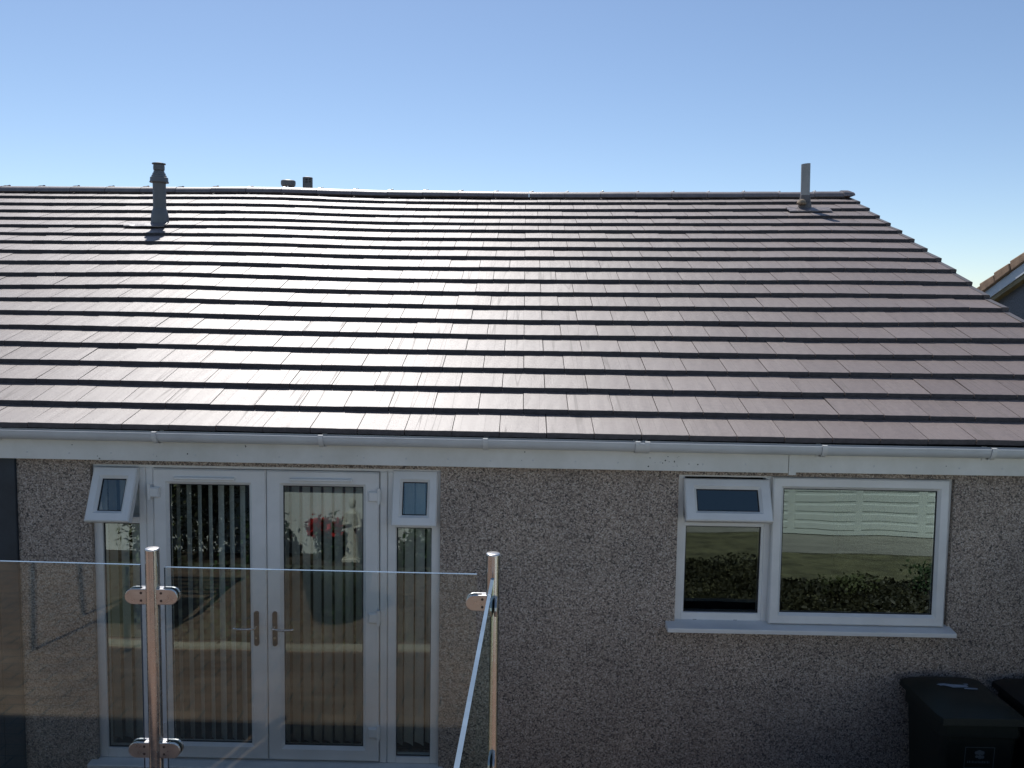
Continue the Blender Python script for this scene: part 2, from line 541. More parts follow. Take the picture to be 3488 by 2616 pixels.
fa = slope_board(HOUSE_L - 0.1, 1.7165, 2.081, 2.063, 2.245, -0.100, -0.082, 'fascia', 'fascia', house)
fb = slope_board(1.7195, 4.16, 2.068, 2.071, 2.245, -0.100, -0.082, 'fascia', 'fascia', house)
MB().box(1.7195, 1.765, -0.103, -0.1, 2.052, 2.10).build('joint_trim', 'fascia', fb)
MB().box(HOUSE_L - 0.1, 4.16, -0.082, 0.0, 2.088, 2.098).build('soffit', 'fascia', house)
for x in np.arange(-3.18, 3.2, 0.272):
    if abs(x - 1.72) > 0.03:
        MB().lathe([(0.0065, 0), (0.006, 0.0015), (0.002, 0.003)], n=10).build('nail_cap', 'clip', fa if x < 1.717 else fb).matrix_local = \
            Matrix.Translation((float(x), -0.1, 2.115 + 0.004 * math.sin(x * 9))) @ Matrix.Rotation(math.radians(90), 4, 'X')
# peeled specks of old paint near the joint
sp = MB()
for i in range(22):
    cx, cz = 0.95 + RNG.normal() * 0.075, 2.118 + RNG.normal() * 0.022
    if i > 15:
        cx, cz = RNG.uniform(-3, 3.1), RNG.uniform(2.10, 2.19)
    s = RNG.uniform(0.002, 0.0055)
    a = RNG.uniform(0, 6.28)
    pts = [(cx + s * RNG.uniform(.5, 1.4) * math.cos(a + t), -0.1012, cz + s * RNG.uniform(.5, 1.4) * math.sin(a + t)) for t in (0, 1.7, 3.3, 4.8)]
    sp.add(pts + [(x, -0.1002, z) for x, y, z in pts], [(0, 1, 2, 3), (0, 1, 5, 4), (1, 2, 6, 5), (2, 3, 7, 6), (3, 0, 4, 7)])
tag(sp.build('paint_flake', 'underlay', fa), kind='stuff')

# gutter
def gz(x):
    return 2.271 - 0.0032 * (x + 3.3) if x < 2 else 2.254 + 0.001 * (x - 2)


GR = 0.056
def gutter_profile(x, rad=GR, t=0.003):
    zc = gz(x)
    pts = []
    for i in range(13):
        a = math.pi + math.pi * i / 12
        pts.append((-0.163 + rad * math.cos(a), zc + 1.12 * rad * math.sin(a)))
    inner = []
    for i in range(12, -1, -1):
        a = math.pi + math.pi * i / 12
        inner.append((-0.163 + (rad - t) * math.cos(a), zc + 1.12 * (rad - t) * math.sin(a)))
    lip = [(-0.163 - rad - 0.004, zc - 0.004), (-0.163 - rad - 0.004, zc + 0.003), (-0.163 - rad + t, zc + 0.003)]
    return inner[:-1] + [inner[-1]] + lip[::-1] + pts


gm = MB()
gx = list(np.linspace(HOUSE_L - 0.05, 4.12, 24))
prev = None
vs, fs = [], []
for x in gx:
    vs += [(x, y, z) for y, z in gutter_profile(x)]
n = len(gutter_profile(0))
for k in range(len(gx) - 1):
    for i in range(n):
        j = (i + 1) % n
        fs.append((k * n + i, k * n + j, (k + 1) * n + j, (k + 1) * n + i))
gm.add(vs, fs)
gut = gm.build('gutter', 'gutter', house, smooth=True)
def bracket(x, w=0.030):
    m = MB()
    zc = gz(x)
    pts = []
    for i in range(13):
        a = math.pi * 0.98 + math.pi * 1.02 * i / 12
        pts.append((-0.163 + (GR + 0.0080) * math.cos(a), zc + 1.12 * (GR + 0.0080) * math.sin(a)))
    pts = [(-0.163 - GR + 0.014, zc + 0.010), (-0.163 - GR - 0.0080, zc + 0.010)] + pts
    inn = [(y * 1.0 + (0.004 if i > 1 else 0), z - (0.0045 if i < 2 else -0.003)) for i, (y, z) in enumerate(pts)]
    m.extrude_x(pts + inn[::-1], x - w / 2, x + w / 2)
    m.box(x - w / 2, x + w / 2, -0.1065, -0.1005, zc - 0.085, zc - 0.01)
    return m


sd_ = MB()
vs, fs = [], []
for x in gx:
    z = gz(x) - 0.020
    vs += [(x, -0.215, z), (x, -0.112, z + 0.004), (x, -0.112, z - 0.02), (x, -0.205, z - 0.02)]
for k in range(len(gx) - 1):
    for i in range(4):
        j = (i + 1) % 4
        fs.append((k * 4 + i, k * 4 + j, (k + 1) * 4 + j, (k + 1) * 4 + i))
sd_.add(vs, fs).build('gutter_sediment', 'underlay', gut)
bx = [-4.41, -3.36, -2.307, -1.255, -0.2185, 0.737, 0.797, 1.902, 2.953, 3.9]
for x in bx:
    bracket(x).build('gutter_bracket', 'clip', gut)
MB().extrude_x([(y - 0.002 * (1 if y < -0.163 else -1), z - 0.003) for y, z in gutter_profile(0.767, GR + 0.003, 0.003)], 0.745, 0.789).build('gutter_union', 'clip', gut)

# ------------------------------------------------------------------ roof
TH, GG = math.radians(21.1776), 0.33712
Y19, Z19, TT = -0.1679, 2.29367, 0.0335
DT = {
 1: [(-6.34, -.042), (-4.82, -.026), (-3.32, -.007), (-1.82, -.043), (.05, -.031), (2.29, .001), (4.14, .037)],
 2: [(-6.16, -.043), (-4.69, -.025), (-3.22, -.011), (-1.76, -.040), (.05, -.032), (2.23, -.001), (4.03, .036)],
 3: [(-5.98, -.042), (-4.55, -.024), (-3.13, -.012), (-1.71, -.041), (.05, -.029), (2.16, 0), (3.91, .031)],
 4: [(-5.80, -.038), (-4.42, -.022), (-3.04, -.011), (-1.66, -.035), (.05, -.023), (2.10, .005), (3.80, .032)],
 5: [(-5.62, -.032), (-4.28, -.015), (-2.94, -.001), (-1.61, -.025), (.05, -.011), (2.04, .012), (3.68, .040)],
 6: [(-5.44, -.025), (-4.14, -.009), (-2.85, 0), (-1.56, -.023), (.05, -.007), (1.97, .016), (3.57, .040)],
 7: [(-5.26, -.015), (-4.01, -.001), (-2.75, .001), (-1.50, -.022), (.05, -.005), (1.91, .016), (3.45, .039)],
 8: [(-5.09, -.012), (-3.87, .002), (-2.66, .002), (-1.45, -.016), (.05, -.003), (1.85, .016), (3.34, .039)],
 9: [(-4.91, -.017), (-3.73, .006), (-2.57, -.004), (-1.40, -.021), (.05, -.009), (1.79, .008), (3.23, .033)],
 10: [(-4.73, -.025), (-3.60, .002), (-2.47, -.010), (-1.35, -.029), (.05, -.017), (1.72, 0), (3.11, .022)],
 11: [(-4.55, -.028), (-3.46, .001), (-2.38, -.018), (-1.30, -.028), (.05, -.022), (1.66, -.005), (3.0, .013)],
 12: [(-4.37, -.024), (-3.33, -.001), (-2.28, -.020), (-1.24, -.029), (.05, -.027), (1.60, -.011), (2.88, .003), (4.0, .020)],
 13: [(-4.19, -.013), (-3.19, -.007), (-2.19, -.022), (-1.19, -.027), (.05, -.027), (1.54, -.012), (2.77, -.007), (3.87, .016)],
 14: [(-4.01, -.005), (-3.05, -.006), (-2.09, -.018), (-1.14, -.023), (.05, -.022), (1.47, -.012), (2.66, -.008), (3.71, .012)],
 15: [(-3.84, -.003), (-2.92, -.007), (-2.0, -.014), (-1.09, -.019), (.05, -.015), (1.41, -.008), (2.54, -.006), (3.55, .009)],
 16: [(-3.66, -.002), (-2.78, -.004), (-1.91, -.008), (-1.03, -.011), (.05, -.007), (1.35, -.006), (2.43, -.002), (3.39, .006)],
 17: [(-3.48, .004), (-2.64, 0), (-1.81, -.003), (-.98, -.003), (.05, 0), (1.29, -.003), (2.31, -.001), (3.23, .003)],
 18: [(-3.30, .006), (-2.51, .003), (-1.72, .002), (-.93, .001), (.05, .003), (1.22, .002), (2.20, .003), (3.07, .003)],
 19: [(-3.12, .023), (-2.37, .022), (-1.62, .020), (-.88, .016), (.05, .013), (1.16, .012), (2.08, .009), (2.91, .015)],
}


def delta(k, x):
    k = min(max(k, 1), 19)
    t = DT[k]
    xs = [a for a, b in t]
    # short box average keeps the sag smooth between the measured points
    return sum(float(np.interp(x + o, xs, [b for a, b in t])) for o in (-0.45, -0.22, 0, 0.22, 0.45)) / 5


def S(k, x):
    y = Y19 + (19 - k) * GG * math.cos(TH)
    z = Z19 + (19 - k) * GG * math.sin(TH)
    return Vector((x, y, z + delta(k, x)))


NR = Vector((0, -math.sin(TH), math.cos(TH)))
VERGE = 4.225


def tile_mesh(seed):
    r = np.random.RandomState(seed)
    w, ln_, t = 0.2952, 0.405, 0.0340
    n = 7
    xs = np.linspace(-w / 2, w / 2, n)
    vs, fs = [], []
    for i, x in enumerate(xs):
        jy, jz = r.uniform(-0.0016, 0.0016), r.uniform(-0.0009, 0.0009)
        e = 0.0022 if 0 < i < n - 1 else 0.0035
        vs += [(x, jy, -t), (x, jy, -e * 0.7 + jz), (x, jy + e, jz * 0.6), (x, ln_ * 0.5, r.uniform(-.0006, .0006)), (x, ln_, 0.0), (x, ln_, -0.016)]
    m = 6
    for i in range(n - 1):
        for j in range(m - 1):
            fs.append((i * m + j, (i + 1) * m + j, (i + 1) * m + j + 1, i * m + j + 1))
        fs.append((i * m + m - 1, (i + 1) * m + m - 1, (i + 1) * m, i * m))
    fs.append(tuple(range(m))[::-1])
    fs.append(tuple((n - 1) * m + j for j in range(m)))
    me = bpy.data.meshes.new('roof_tile')
    me.from_pydata(vs, [], fs)
    me.update()
    import bmesh
    bm = bmesh.new(); bm.from_mesh(me)
    bmesh.ops.recalc_face_normals(bm, faces=bm.faces)
    bm.to_mesh(me); bm.free()
    me.materials.append(M['tile'])
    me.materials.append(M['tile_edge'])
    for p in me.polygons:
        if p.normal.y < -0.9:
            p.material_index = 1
    return me, vs, fs


TILES = [tile_mesh(100 + i) for i in range(8)]
EDGE_N = len(TILES[0][2])
EDGE_I = {i * 6 for i in range(6)}


def tile_matrix(k, xc, sx, jit=1.0):
    p0 = S(k, xc)
    head = (S(k - 1, xc) if k > 1 else S(1, xc) + Vector((0, GG * math.cos(TH), GG * math.sin(TH)))) - NR * TT
    yv = (head - p0).normalized()
    xa, xb = S(k, xc - 0.15), S(k, xc + 0.15)
    xv = (xb - xa).normalized()
    zv = xv.cross(yv).normalized()
    xv = yv.cross(zv)
    R_ = Matrix((xv, yv, zv)).transposed().to_4x4()
    j = Matrix.Rotation(RNG.normal() * 0.0035 * jit, 4, 'Y') @ Matrix.Rotation(RNG.normal() * 0.0030 * jit, 4, 'X') @ Matrix.Rotation(RNG.normal() * 0.0016 * jit, 4, 'Z')
    p0 = p0 + zv * float(RNG.uniform(-0.0014, 0.0014)) + yv * float(RNG.normal() * 0.0014)
    return Matrix.Translation(p0) @ R_ @ j @ Matrix.Diagonal((sx, 1, 1, 1))


un = MB()
ux = np.linspace(HOUSE_L - 0.1, VERGE - 0.02, 40)
rows = []
for k in [19.6] + list(range(18, 0, -1)) + [0]:
    kk = int(min(max(round(k), 1), 19))
    rows.append([S(kk, x) + Vector((0, (kk - k) * GG * math.cos(TH), (kk - k) * GG * math.sin(TH))) - NR * 0.060 for x in ux])
rows[0] = [Vector((p.x, -0.06, 2.235)) for p in rows[0]]
vs = [p for r in rows for p in r]
nx = len(ux)
fs = [(a * nx + i, a * nx + i + 1, (a + 1) * nx + i + 1, (a + 1) * nx + i) for a in range(len(rows) - 1) for i in range(nx - 1)]
un.add(vs, fs)
roof = un.build('roof', 'underlay', house)
# far slope, seen by nobody from the terrace but closing the roof
bk = MB()
bk.add([(HOUSE_L - 0.1, GY - 0.02, 4.56), (VERGE, GY - 0.02, 4.56), (VERGE, 2 * GY + 0.2, 2.27), (HOUSE_L - 0.1, 2 * GY + 0.2, 2.27),
        (HOUSE_L - 0.1, GY - 0.02, 4.50), (VERGE, GY - 0.02, 4.50), (VERGE, 2 * GY + 0.2, 2.21), (HOUSE_L - 0.1, 2 * GY + 0.2, 2.21)],
       [(0, 1, 2, 3), (7, 6, 5, 4), (0, 4, 5, 1), (1, 5, 6, 2), (2, 6, 7, 3), (3, 7, 4, 0)]).build('rear_slope', 'tile', roof)

C0 = Vector((0, -5.5, 3.0687))


def px(p):
    d = p - C0
    z = d.dot(FW)
    return 1744 + 2900 * d.dot(RT) / z, 1308 - 2900 * d.dot(UP) / z


cand, rest = [], []
for k in range(19, 0, -1):
    off = 0.0166 + (0.15 if k % 2 else 0.0)
    nmin = int(math.floor((HOUSE_L - 0.1 - off) / 0.3))
    i = nmin
    while True:
        a, b_ = off + 0.3 * i, off + 0.3 * (i + 1)
        last = False
        if a > VERGE - 0.12:
            break
        if b_ > VERGE - 0.06:
            b_ = VERGE
            last = True
        elif VERGE - b_ < 0.12:
            b_ = VERGE
            last = True
        xc, sx = (a + b_) / 2, (b_ - a) / 0.3
        u0 = px(S(k, a))[0]
        u1 = px(S(k, b_))[0]
        (cand if (u1 > 0 and u0 < 3488) else rest).append((k, xc, sx))
        if last:
            break
        i += 1
single = cand[:300]
rest += cand[300:]
for k, xc, sx in single:
    me = TILES[random.randrange(8)][0]
    inst('roof_tile', me, tile_matrix(k, xc, sx), roof)
tf = MB()
for k, xc, sx in rest:
    _, vs, fs = TILES[random.randrange(8)]
    mw = tile_matrix(k, xc, sx)
    tf.add([mw @ Vector(p) for p in vs], fs)
me = bpy.data.meshes.new('tile_field')
me.from_pydata(tf.v, [], tf.f)
me.update()
me.materials.append(M['tile'])
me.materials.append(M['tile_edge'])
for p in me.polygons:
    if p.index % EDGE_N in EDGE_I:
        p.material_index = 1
o = bpy.data.objects.new('tile_field', me)
col.objects.link(o)
o.parent = roof
tag(o, kind='stuff')

# verge caps, one per course
for k in range(1, 20):
    p = S(k, VERGE)
    mw = tile_matrix(k, VERGE, 1.0, 0.5)
    m = MB()
    a, b_ = -0.030, 0.030
    pr = [(a, 0.0045), (b_ - 0.012, 0.0055), (b_, -0.004), (b_, -0.060), (b_ - 0.006, -0.060), (b_ - 0.006, -0.008), (a, 0.001)]
    nn = len(pr)
    vs = [(x, -0.006, z) for x, z in pr] + [(x, GG * 0.99, z) for x, z in pr]
    m.add(vs, [(i, (i + 1) % nn, nn + (i + 1) % nn, nn + i) for i in range(nn)] + [tuple(range(nn))[::-1], tuple(range(nn, 2 * nn))])
    m.box(a + 0.004, b_ - 0.001, -0.0045, 0.002, -0.032, 0.002)
    vc = m.build('verge_cap', 'verge', roof)
    vc.matrix_local = mw
# barge strip under the caps on the gable
MB().add([(VERGE - 0.02, -0.10, 2.20), (VERGE - 0.02, GY, 4.50), (VERGE - 0.02, GY, 4.32), (VERGE - 0.02, -0.10, 2.05),
          (VERGE + 0.0, -0.10, 2.20), (VERGE + 0.0, GY, 4.50), (VERGE + 0.0, GY, 4.32), (VERGE + 0.0, -0.10, 2.05)],
         [(0, 1, 2, 3), (4, 7, 6, 5), (0, 4, 5, 1), (1, 5, 6, 2), (2, 6, 7, 3), (3, 7, 4, 0)]).build('bargeboard', 'fascia', house)

# ridge tiles with metal clips
CRX = [-9.7, -6.53, -4.97, -3.42, -3.03, -1.87, 0.05, 2.36, 4.11, 4.3]
CRZ = [4.595, 4.6136, 4.6237, 4.645, 4.643, 4.625, 4.627, 4.659, 4.688, 4.690]


def crown(x):
    return float(np.interp(x, CRX, CRZ))


def ridge_profile():
    pts = []
    for i in range(13):
        a = math.pi * i / 12
        pts.append((-0.135 * math.cos(a), -0.080 + 0.080 * math.sin(a)))
    inn = [(y * 0.86, z - 0.015) for y, z in pts[::-1]]
    return pts + inn


joints = sorted(set([0.0646 + 0.461 * i for i in range(-21, 9)]))
RP = ridge_profile()
for i, xa in enumerate(joints):
    xb = min(xa + 0.455, 4.135)
    m = MB()
    nn = len(RP)
    vs = [(xa, y, z + crown(xa) + RNG.uniform(-.002, .002)) for y, z in RP] + [(xb, y, z + crown(xb)) for y, z in RP]
    dz = RNG.uniform(-0.003, 0.003)
    vs = [(x, y + GY, z + dz) for x, y, z in vs]
    m.add(vs, [(j, (j + 1) % nn, nn + (j + 1) % nn, nn + j) for j in range(nn)] + [tuple(range(nn))[::-1], tuple(range(nn, 2 * nn))])
    rt_ = m.build('ridge_tile', 'ridge', roof, smooth=True)
    # dark joint rubber and bright clip
    c = crown(xa)
    cl = MB()
    pr = [(-0.085, -0.030), (-0.062, -0.012), (-0.03, 0.007), (0.0, 0.012), (0.03, 0.010)]
    v2 = [(xa - 0.020 + 0.012 * j, GY + y, c + z + dz) for j, (y, z) in enumerate(pr)] + \
         [(xa + 0.008 + 0.012 * j, GY + y, c + z + dz) for j, (y, z) in enumerate(pr)]
    v3 = [(x, y, z - 0.006) for x, y, z in v2]
    f = []
    for j in range(4):
        f += [(j, j + 1, 6 + j, 5 + j), (10 + j, 15 + j, 16 + j, 11 + j), (j, 10 + j, 11 + j, j + 1), (5 + j, 6 + j, 16 + j, 15 + j)]
    f += [(0, 5, 15, 10), (4, 14, 19, 9)]
    cl.add(v2 + v3, f)
    cl.lathe([(0.014, 0.0), (0.014, 0.012), (0.008, 0.016)], (xa + 0.045, GY + 0.02, c + 0.004 + dz), 10)
    cl.build('ridge_clip', 'clip' if xa > -4 else 'lead', roof)
# block end of the ridge
m = MB()
v0 = [(4.125, GY + y * 1.12, z * 1.12 + crown(4.13) + 0.017) for y, z in RP[:13]]
v1 = [(4.205, GY + y * 1.12, z * 1.12 + crown(4.13) + 0.017) for y, z in RP[:13]]
v2 = [(4.262, GY + y * 1.12, z * 0.75 - 0.022 + crown(4.13) + 0.017) for y, z in RP[:13]]
f = []
for a in (0, 13):
    f += [(a + j, a + j + 1, a + 13 + j + 1, a + 13 + j) for j in range(12)]
f += [tuple(range(13))[::-1], tuple(range(26, 39))]
m.add(v0 + v1 + v2, f).build('ridge_end_cap', 'ridge', roof)

# ------------------------------------------------------------------ flues and vents
fl = MB()
FX, FY, FZ = -4.195, 4.39, 4.02
fl.lathe([(0.071, -0.10), (0.0715, 0.42), (0.0715, 0.475)], (FX, FY, FZ))
flue = fl.build('flue_pipe', 'flue', house, smooth=True)
flue['label'] = 'dark grey boiler flue with ribbed terminal and round cap'
MB().lathe([(0.104, 0.455), (0.106, 0.463), (0.099, 0.475), (0.097, 0.512), (0.083, 0.520), (0.082, 0.534), (0.072, 0.545), (0.071, 0.560),
            (0.060, 0.570), (0.059, 0.584), (0.051, 0.590), (0.060, 0.597), (0.060, 0.648), (0.055, 0.660)], (FX, FY, FZ)).build('terminal', 'flue', flue, smooth=True)
for zz in (0.605, 0.62, 0.635):
    MB().lathe([(0.0635, zz), (0.0635, zz + 0.006)], (FX, FY, FZ)).build('louvre', 'flue', flue)
MB().lathe([(0.070, 0.660), (0.076, 0.666), (0.074, 0.674), (0.04, 0.682), (0.01, 0.684)], (FX, FY, FZ)).build('cap', 'flue', flue, smooth=True)
MB().lathe([(0.100, -0.10), (0.098, 0.055), (0.092, 0.10), (0.078, 0.15), (0.0725, 0.165)], (FX, FY, FZ)).build('weather_collar', 'flue', flue, smooth=True)


def flashing(cx, cy, w, l, k, name, parent, seed):
    r = np.random.RandomState(seed)
    m = MB()
    n1, n2 = 9, 6
    vs = []
    for j in range(n2):
        for i in range(n1):
            x = cx - w / 2 + w * i / (n1 - 1) + r.uniform(-.006, .006)
            t = j / (n2 - 1)
            y = cy - l / 2 + l * t + r.uniform(-.005, .005)
            kk = 19 - (y - Y19) / (GG * math.cos(TH))
            z = Z19 + (y - Y19) * math.tan(TH) + delta(int(round(kk)), x) + 0.004 + r.uniform(-.003, .003)
            vs.append((x, y, z))
    vs += [(x, y, z - 0.012) for x, y, z in vs]
    q = n1 * n2
    fs = []
    for j in range(n2 - 1):
        for i in range(n1 - 1):
            a = j * n1 + i
            fs += [(a, a + 1, a + n1 + 1, a + n1), (q + a, q + a + n1, q + a + n1 + 1, q + a + 1)]
    for i in range(n1 - 1):
        fs += [(i, q + i, q + i + 1, i + 1), (q - n1 + i, q - n1 + i + 1, 2 * q - n1 + i + 1, 2 * q - n1 + i)]
    for j in range(n2 - 1):
        fs += [(j * n1, (j + 1) * n1, q + (j + 1) * n1, q + j * n1), (j * n1 + n1 - 1, q + j * n1 + n1 - 1, q + (j + 1) * n1 + n1 - 1, (j + 1) * n1 + n1 - 1)]
    return m.add(vs, fs).build(name, 'ridge', parent)


flashing(FX - 0.10, FY - 0.15, 0.46, 0.12, 4, 'lead_flashing', flue, 3)

pp = MB()
PX, PY, PZ = 3.484, 5.27, 4.42
n = 24
ring = lambda r, z, dx: [(PX + dx + r * math.cos(2 * math.pi * i / n), PY + r * math.sin(2 * math.pi * i / n),
                          z + (0.006 * math.cos(2 * math.pi * i / n) if z > PZ + 0.4 else 0)) for i in range(n)]
vs = ring(0.055, PZ - 0.1, 0.006) + ring(0.055, 4.94, -0.008) + ring(0.051, 4.94, -0.008) + ring(0.051, 4.6, 0)
fs = [(a * n + i, a * n + (i + 1) % n, (a + 1) * n + (i + 1) % n, (a + 1) * n + i) for a in range(3) for i in range(n)]
fs.append(tuple(range(3 * n, 4 * n)))
fs.append(tuple(range(n))[::-1])
pipe = pp.add(vs, fs).build('vent_pipe', 'pipe', house, smooth=True)
pipe['label'] = 'plain grey soil vent pipe near the ridge end'
MB().lathe([(0.085, -0.06), (0.078, 0.0), (0.070, 0.03), (0.058, 0.10), (0.0565, 0.105)], (PX, PY, PZ + 0.03)).build('lead_sleeve', 'lead', pipe, smooth=True)
flashing(PX + 0.01, PY - 0.14, 0.52, 0.15, 2, 'lead_flashing', pipe, 5)
mo = MB().lathe([(0.05, 0), (0.06, 0.02), (0.045, 0.05), (0.015, 0.065)], (PX - 0.06, PY - 0.07, 4.435), 9).build('mortar_fillet', 'mortar', pipe, smooth=True)

v1_ = MB().lathe([(0.066, 4.20), (0.066, 4.725), (0.075, 4.735), (0.075, 4.75), (0.097, 4.765), (0.102, 4.80), (0.100, 4.828), (0.088, 4.838), (0.03, 4.846), (0.005, 4.847)],
                 (-3.296, 6.536, 0)).build('roof_cowl', 'flue', house, smooth=True)
v2_ = MB().lathe([(0.060, 4.20), (0.060, 4.80)], (-3.024, 6.536, 0)).build('roof_terminal', 'flue', house, smooth=True)
for i in range(6):
    MB().lathe([(0.067, 4.74 + 0.022 * i), (0.067, 4.750 + 0.022 * i)], (-3.024, 6.536, 0)).build('louvre', 'flue', v2_)
for i in range(8):
    a = 2 * math.pi * (i + .5) / 8
    MB().box(-0.006, 0.006, -0.005, 0.005, 4.72, 4.878).build('strut', 'flue', v2_).matrix_local = Matrix.Translation((-3.024 + 0.062 * math.cos(a), 6.536 + 0.062 * math.sin(a), 0))
MB().lathe([(0.069, 4.870), (0.069, 4.880), (0.05, 4.887), (0.01, 4.889)], (-3.024, 6.536, 0)).build('cap', 'flue', v2_, smooth=True)
MB().lathe([(0.045, 4.80), (0.045, 4.868)], (-3.024, 6.536, 0)).build('core', 'underlay', v2_)

# ------------------------------------------------------------------ french doors and side lights
FY0, FY1 = 0.030, 0.100
df = MB()
df.rbox(DX0, DX1, FY0, FY1, 2.003, DZ1)                       # head
df.rbox(DX0, -2.768, FY0, FY1, 0.0, 2.003)                    # jambs
df.rbox(-0.578, DX1, FY0, FY1, 0.0, 2.003)
df.rbox(-2.524, -2.476, FY0, FY1, 0.0, 2.003, 0.006)          # coupled mullions
df.rbox(-2.473, -2.424, FY0 - 0.003, FY1, 0.0, 2.003, 0.006)
df.rbox(-0.920, -0.872, FY0 - 0.003, FY1, 0.0, 2.003, 0.006)
df.rbox(-0.869, -0.810, FY0, FY1, 0.0, 2.003, 0.006)
df.rbox(-2.768, -2.524, FY0, FY1, 1.624, 1.668)               # transoms
df.rbox(-0.810, -0.578, FY0, FY1, 1.628, 1.668)
df.rbox(-2.768, -2.524, FY0, FY1, 0.0, 0.066)
df.rbox(-0.810, -0.578, FY0, FY1, 0.0, 0.044)
door = df.build('french_door_set', 'upvc', house)
MB().rbox(DX0 - 0.04, DX1 + 0.03, -0.07, FY1, -0.032, -0.002, 0.006).build('threshold', 'upvc', door)


def pane(x0, x1, z0, z1, y, parent, name='pane', mw=None, t=0.024):
    o = MB().add([(x0, y, z0), (x1, y, z0), (x1, y, z1), (x0, y, z1)], [(0, 1, 2, 3)]).build(name, 'glass', parent)
    g = MB().frame(x0 - 0.004, x1 + 0.004, z0 - 0.004, z1 + 0.004, 0.010, y - 0.004, y + 0.003, r=0.001).build('gasket', 'underlay', parent)
    if mw is not None:
        o.matrix_local = mw
        g.matrix_local = mw
    return o


pane(-2.766, -2.526, 0.068, 1.622, 0.05, door)
pane(-0.808, -0.563 - 0.014, 0.046, 1.626, 0.05, door)


def leaf(x0, x1, gx0, gx1, gz0, gz1):
    o = MB().frame(x0, x1, 0.014, 1.999, gx0 - x0, 0.014, 0.074, wb=gz0 - 0.014, wt=1.999 - gz1, wr=x1 - gx1, r=0.009).build('door_leaf', 'upvc', door)
    pane(gx0 + 0.001, gx1 - 0.001, gz0 + 0.001, gz1 - 0.001, 0.042, door)
    return o


leaf(-2.421, -1.6745, -2.320, -1.787, 0.118, 1.896)
leaf(-1.6690, -0.9245, -1.563, -1.031, 0.110, 1.897)
for xa, xb, z in ((-2.275, -1.875, 1.940), (-1.51, -1.10, 1.944)):
    MB().rbox(xa, xb, -0.006, 0.014, z - 0.010, z + 0.009, 0.005).build('trickle_vent', 'upvc', door)
for x0, x1, zc, s in ((-2.452, -2.372, 1.845, -1), (-2.452, -2.372, 1.02, -1), (-2.452, -2.372, 0.23, -1),
                      (-0.992, -0.912, 1.842, 1), (-0.992, -0.912, 1.02, 1), (-0.992, -0.912, 0.225, 1)):
    m = MB()
    m.rbox(x0, x1, -0.008, 0.013, zc - 0.036, zc + 0.032, 0.008)
    xh = x0 + 0.012 if s < 0 else x1 - 0.012
    m.tube((xh, -0.004, zc - 0.050), (xh, -0.004, zc + 0.054), 0.0105, n=12)
    m.build('hinge', 'upvc', door)
for xc, s in ((-1.741, -1), (-1.618, 1)):
    m = MB()
    pts = []
    for i in range(16):
        a = 2 * math.pi * i / 16
        pts.append((0.0155 * math.cos(a), 0.0155 * math.sin(a) + (0.103 if math.sin(a) > 0 else -0.103)))
    vs = [(xc + x, 0.002, 0.93 + z) for x, z in pts] + [(xc + x * 1.08, 0.0145, 0.93 + z * 1.01) for x, z in pts]
    m.add(vs, [(i, (i + 1) % 16, 16 + (i + 1) % 16, 16 + i) for i in range(16)] + [tuple(range(16))])
    m.build('handle_plate', 'dark_metal', door)
    m = MB()
    m.tube((xc, 0.003, 0.950), (xc, -0.050, 0.950), 0.0085, n=12)
    P = [(xc, -0.048, 0.950), (xc + s * 0.02, -0.056, 0.948), (xc + s * 0.07, -0.058, 0.945), (xc + s * 0.12, -0.054, 0.946), (xc + s * 0.138, -0.046, 0.947)]
    for a, b_ in zip(P[:-1], P[1:]):
        m.tube(a, b_, 0.0080, 0.0075, n=12)
    m.build('handle_lever', 'steel', door, smooth=True)
    MB().tube((xc, 0.002, 0.87), (xc, -0.004, 0.87), 0.009, n=12).build('keyhole', 'steel', door)


def sash(x0, x1, zt, length, ang, ytop, frame_w, name, parent, wt=None, wb=None, depth=0.055):
    # top-hung sash, swung out at the bottom by ang degrees
    mw = Matrix.Translation((0, ytop, zt)) @ Matrix.Rotation(-math.radians(ang), 4, 'X')
    o = MB().frame(x0, x1, -length, 0, frame_w, 0, depth, wt=wt, wb=wb, r=0.008).build(name, 'upvc', parent)
    o.matrix_local = mw
    pane(x0 + frame_w + 0.001, x1 - frame_w - 0.001, -length + (wb or frame_w) + 0.001, -(wt or frame_w) - 0.001, 0.026, parent, mw=mw)
    return o


sash(-2.803, -2.513, 2.010, 0.362, 24.5, 0.000, 0.066, 'vent_sash', door, wt=0.076, wb=0.072)
sash(-0.833, -0.538, 2.016, 0.364, 14.8, 0.022, 0.066, 'vent_sash', door, wt=0.076, wb=0.072)

# ------------------------------------------------------------------ kitchen window
kw = MB()
kw.rbox(KX0, KX1, FY0, FY1, 2.006, KZ1)
kw.rbox(KX0, 1.086, FY0, FY1, KZ0, 2.006)
kw.rbox(2.782, KX1, FY0, FY1, KZ0, 2.006)
kw.rbox(1.615, 1.664, FY0, FY1, KZ0, 2.006)
kw.rbox(1.086, 1.615, FY0, FY1, 1.676, 1.731)
kw.rbox(1.086, 1.615, FY0, FY1, KZ0, 1.092)
kw.rbox(1.664, 2.782, FY0, FY1, KZ0, 1.050)
kw.box(1.086, 1.103, FY0 + 0.006, FY1, 1.092, 1.676)
kw.box(1.599, 1.615, FY0 + 0.006, FY1, 1.092, 1.676)
win = kw.build('kitchen_window', 'upvc', house)
pane(1.104, 1.598, 1.094, 1.674, 0.05, win)
sash(1.074, 1.632, 2.002, 0.282, 27.0, 0.004, 0.078, 'vent_sash', win, wt=0.068, wb=0.068)
sash(1.652, 2.798, 2.017, 0.970, 1.3, -0.012, 0.073, 'main_sash', win, wt=0.073, wb=0.073)
m = MB()
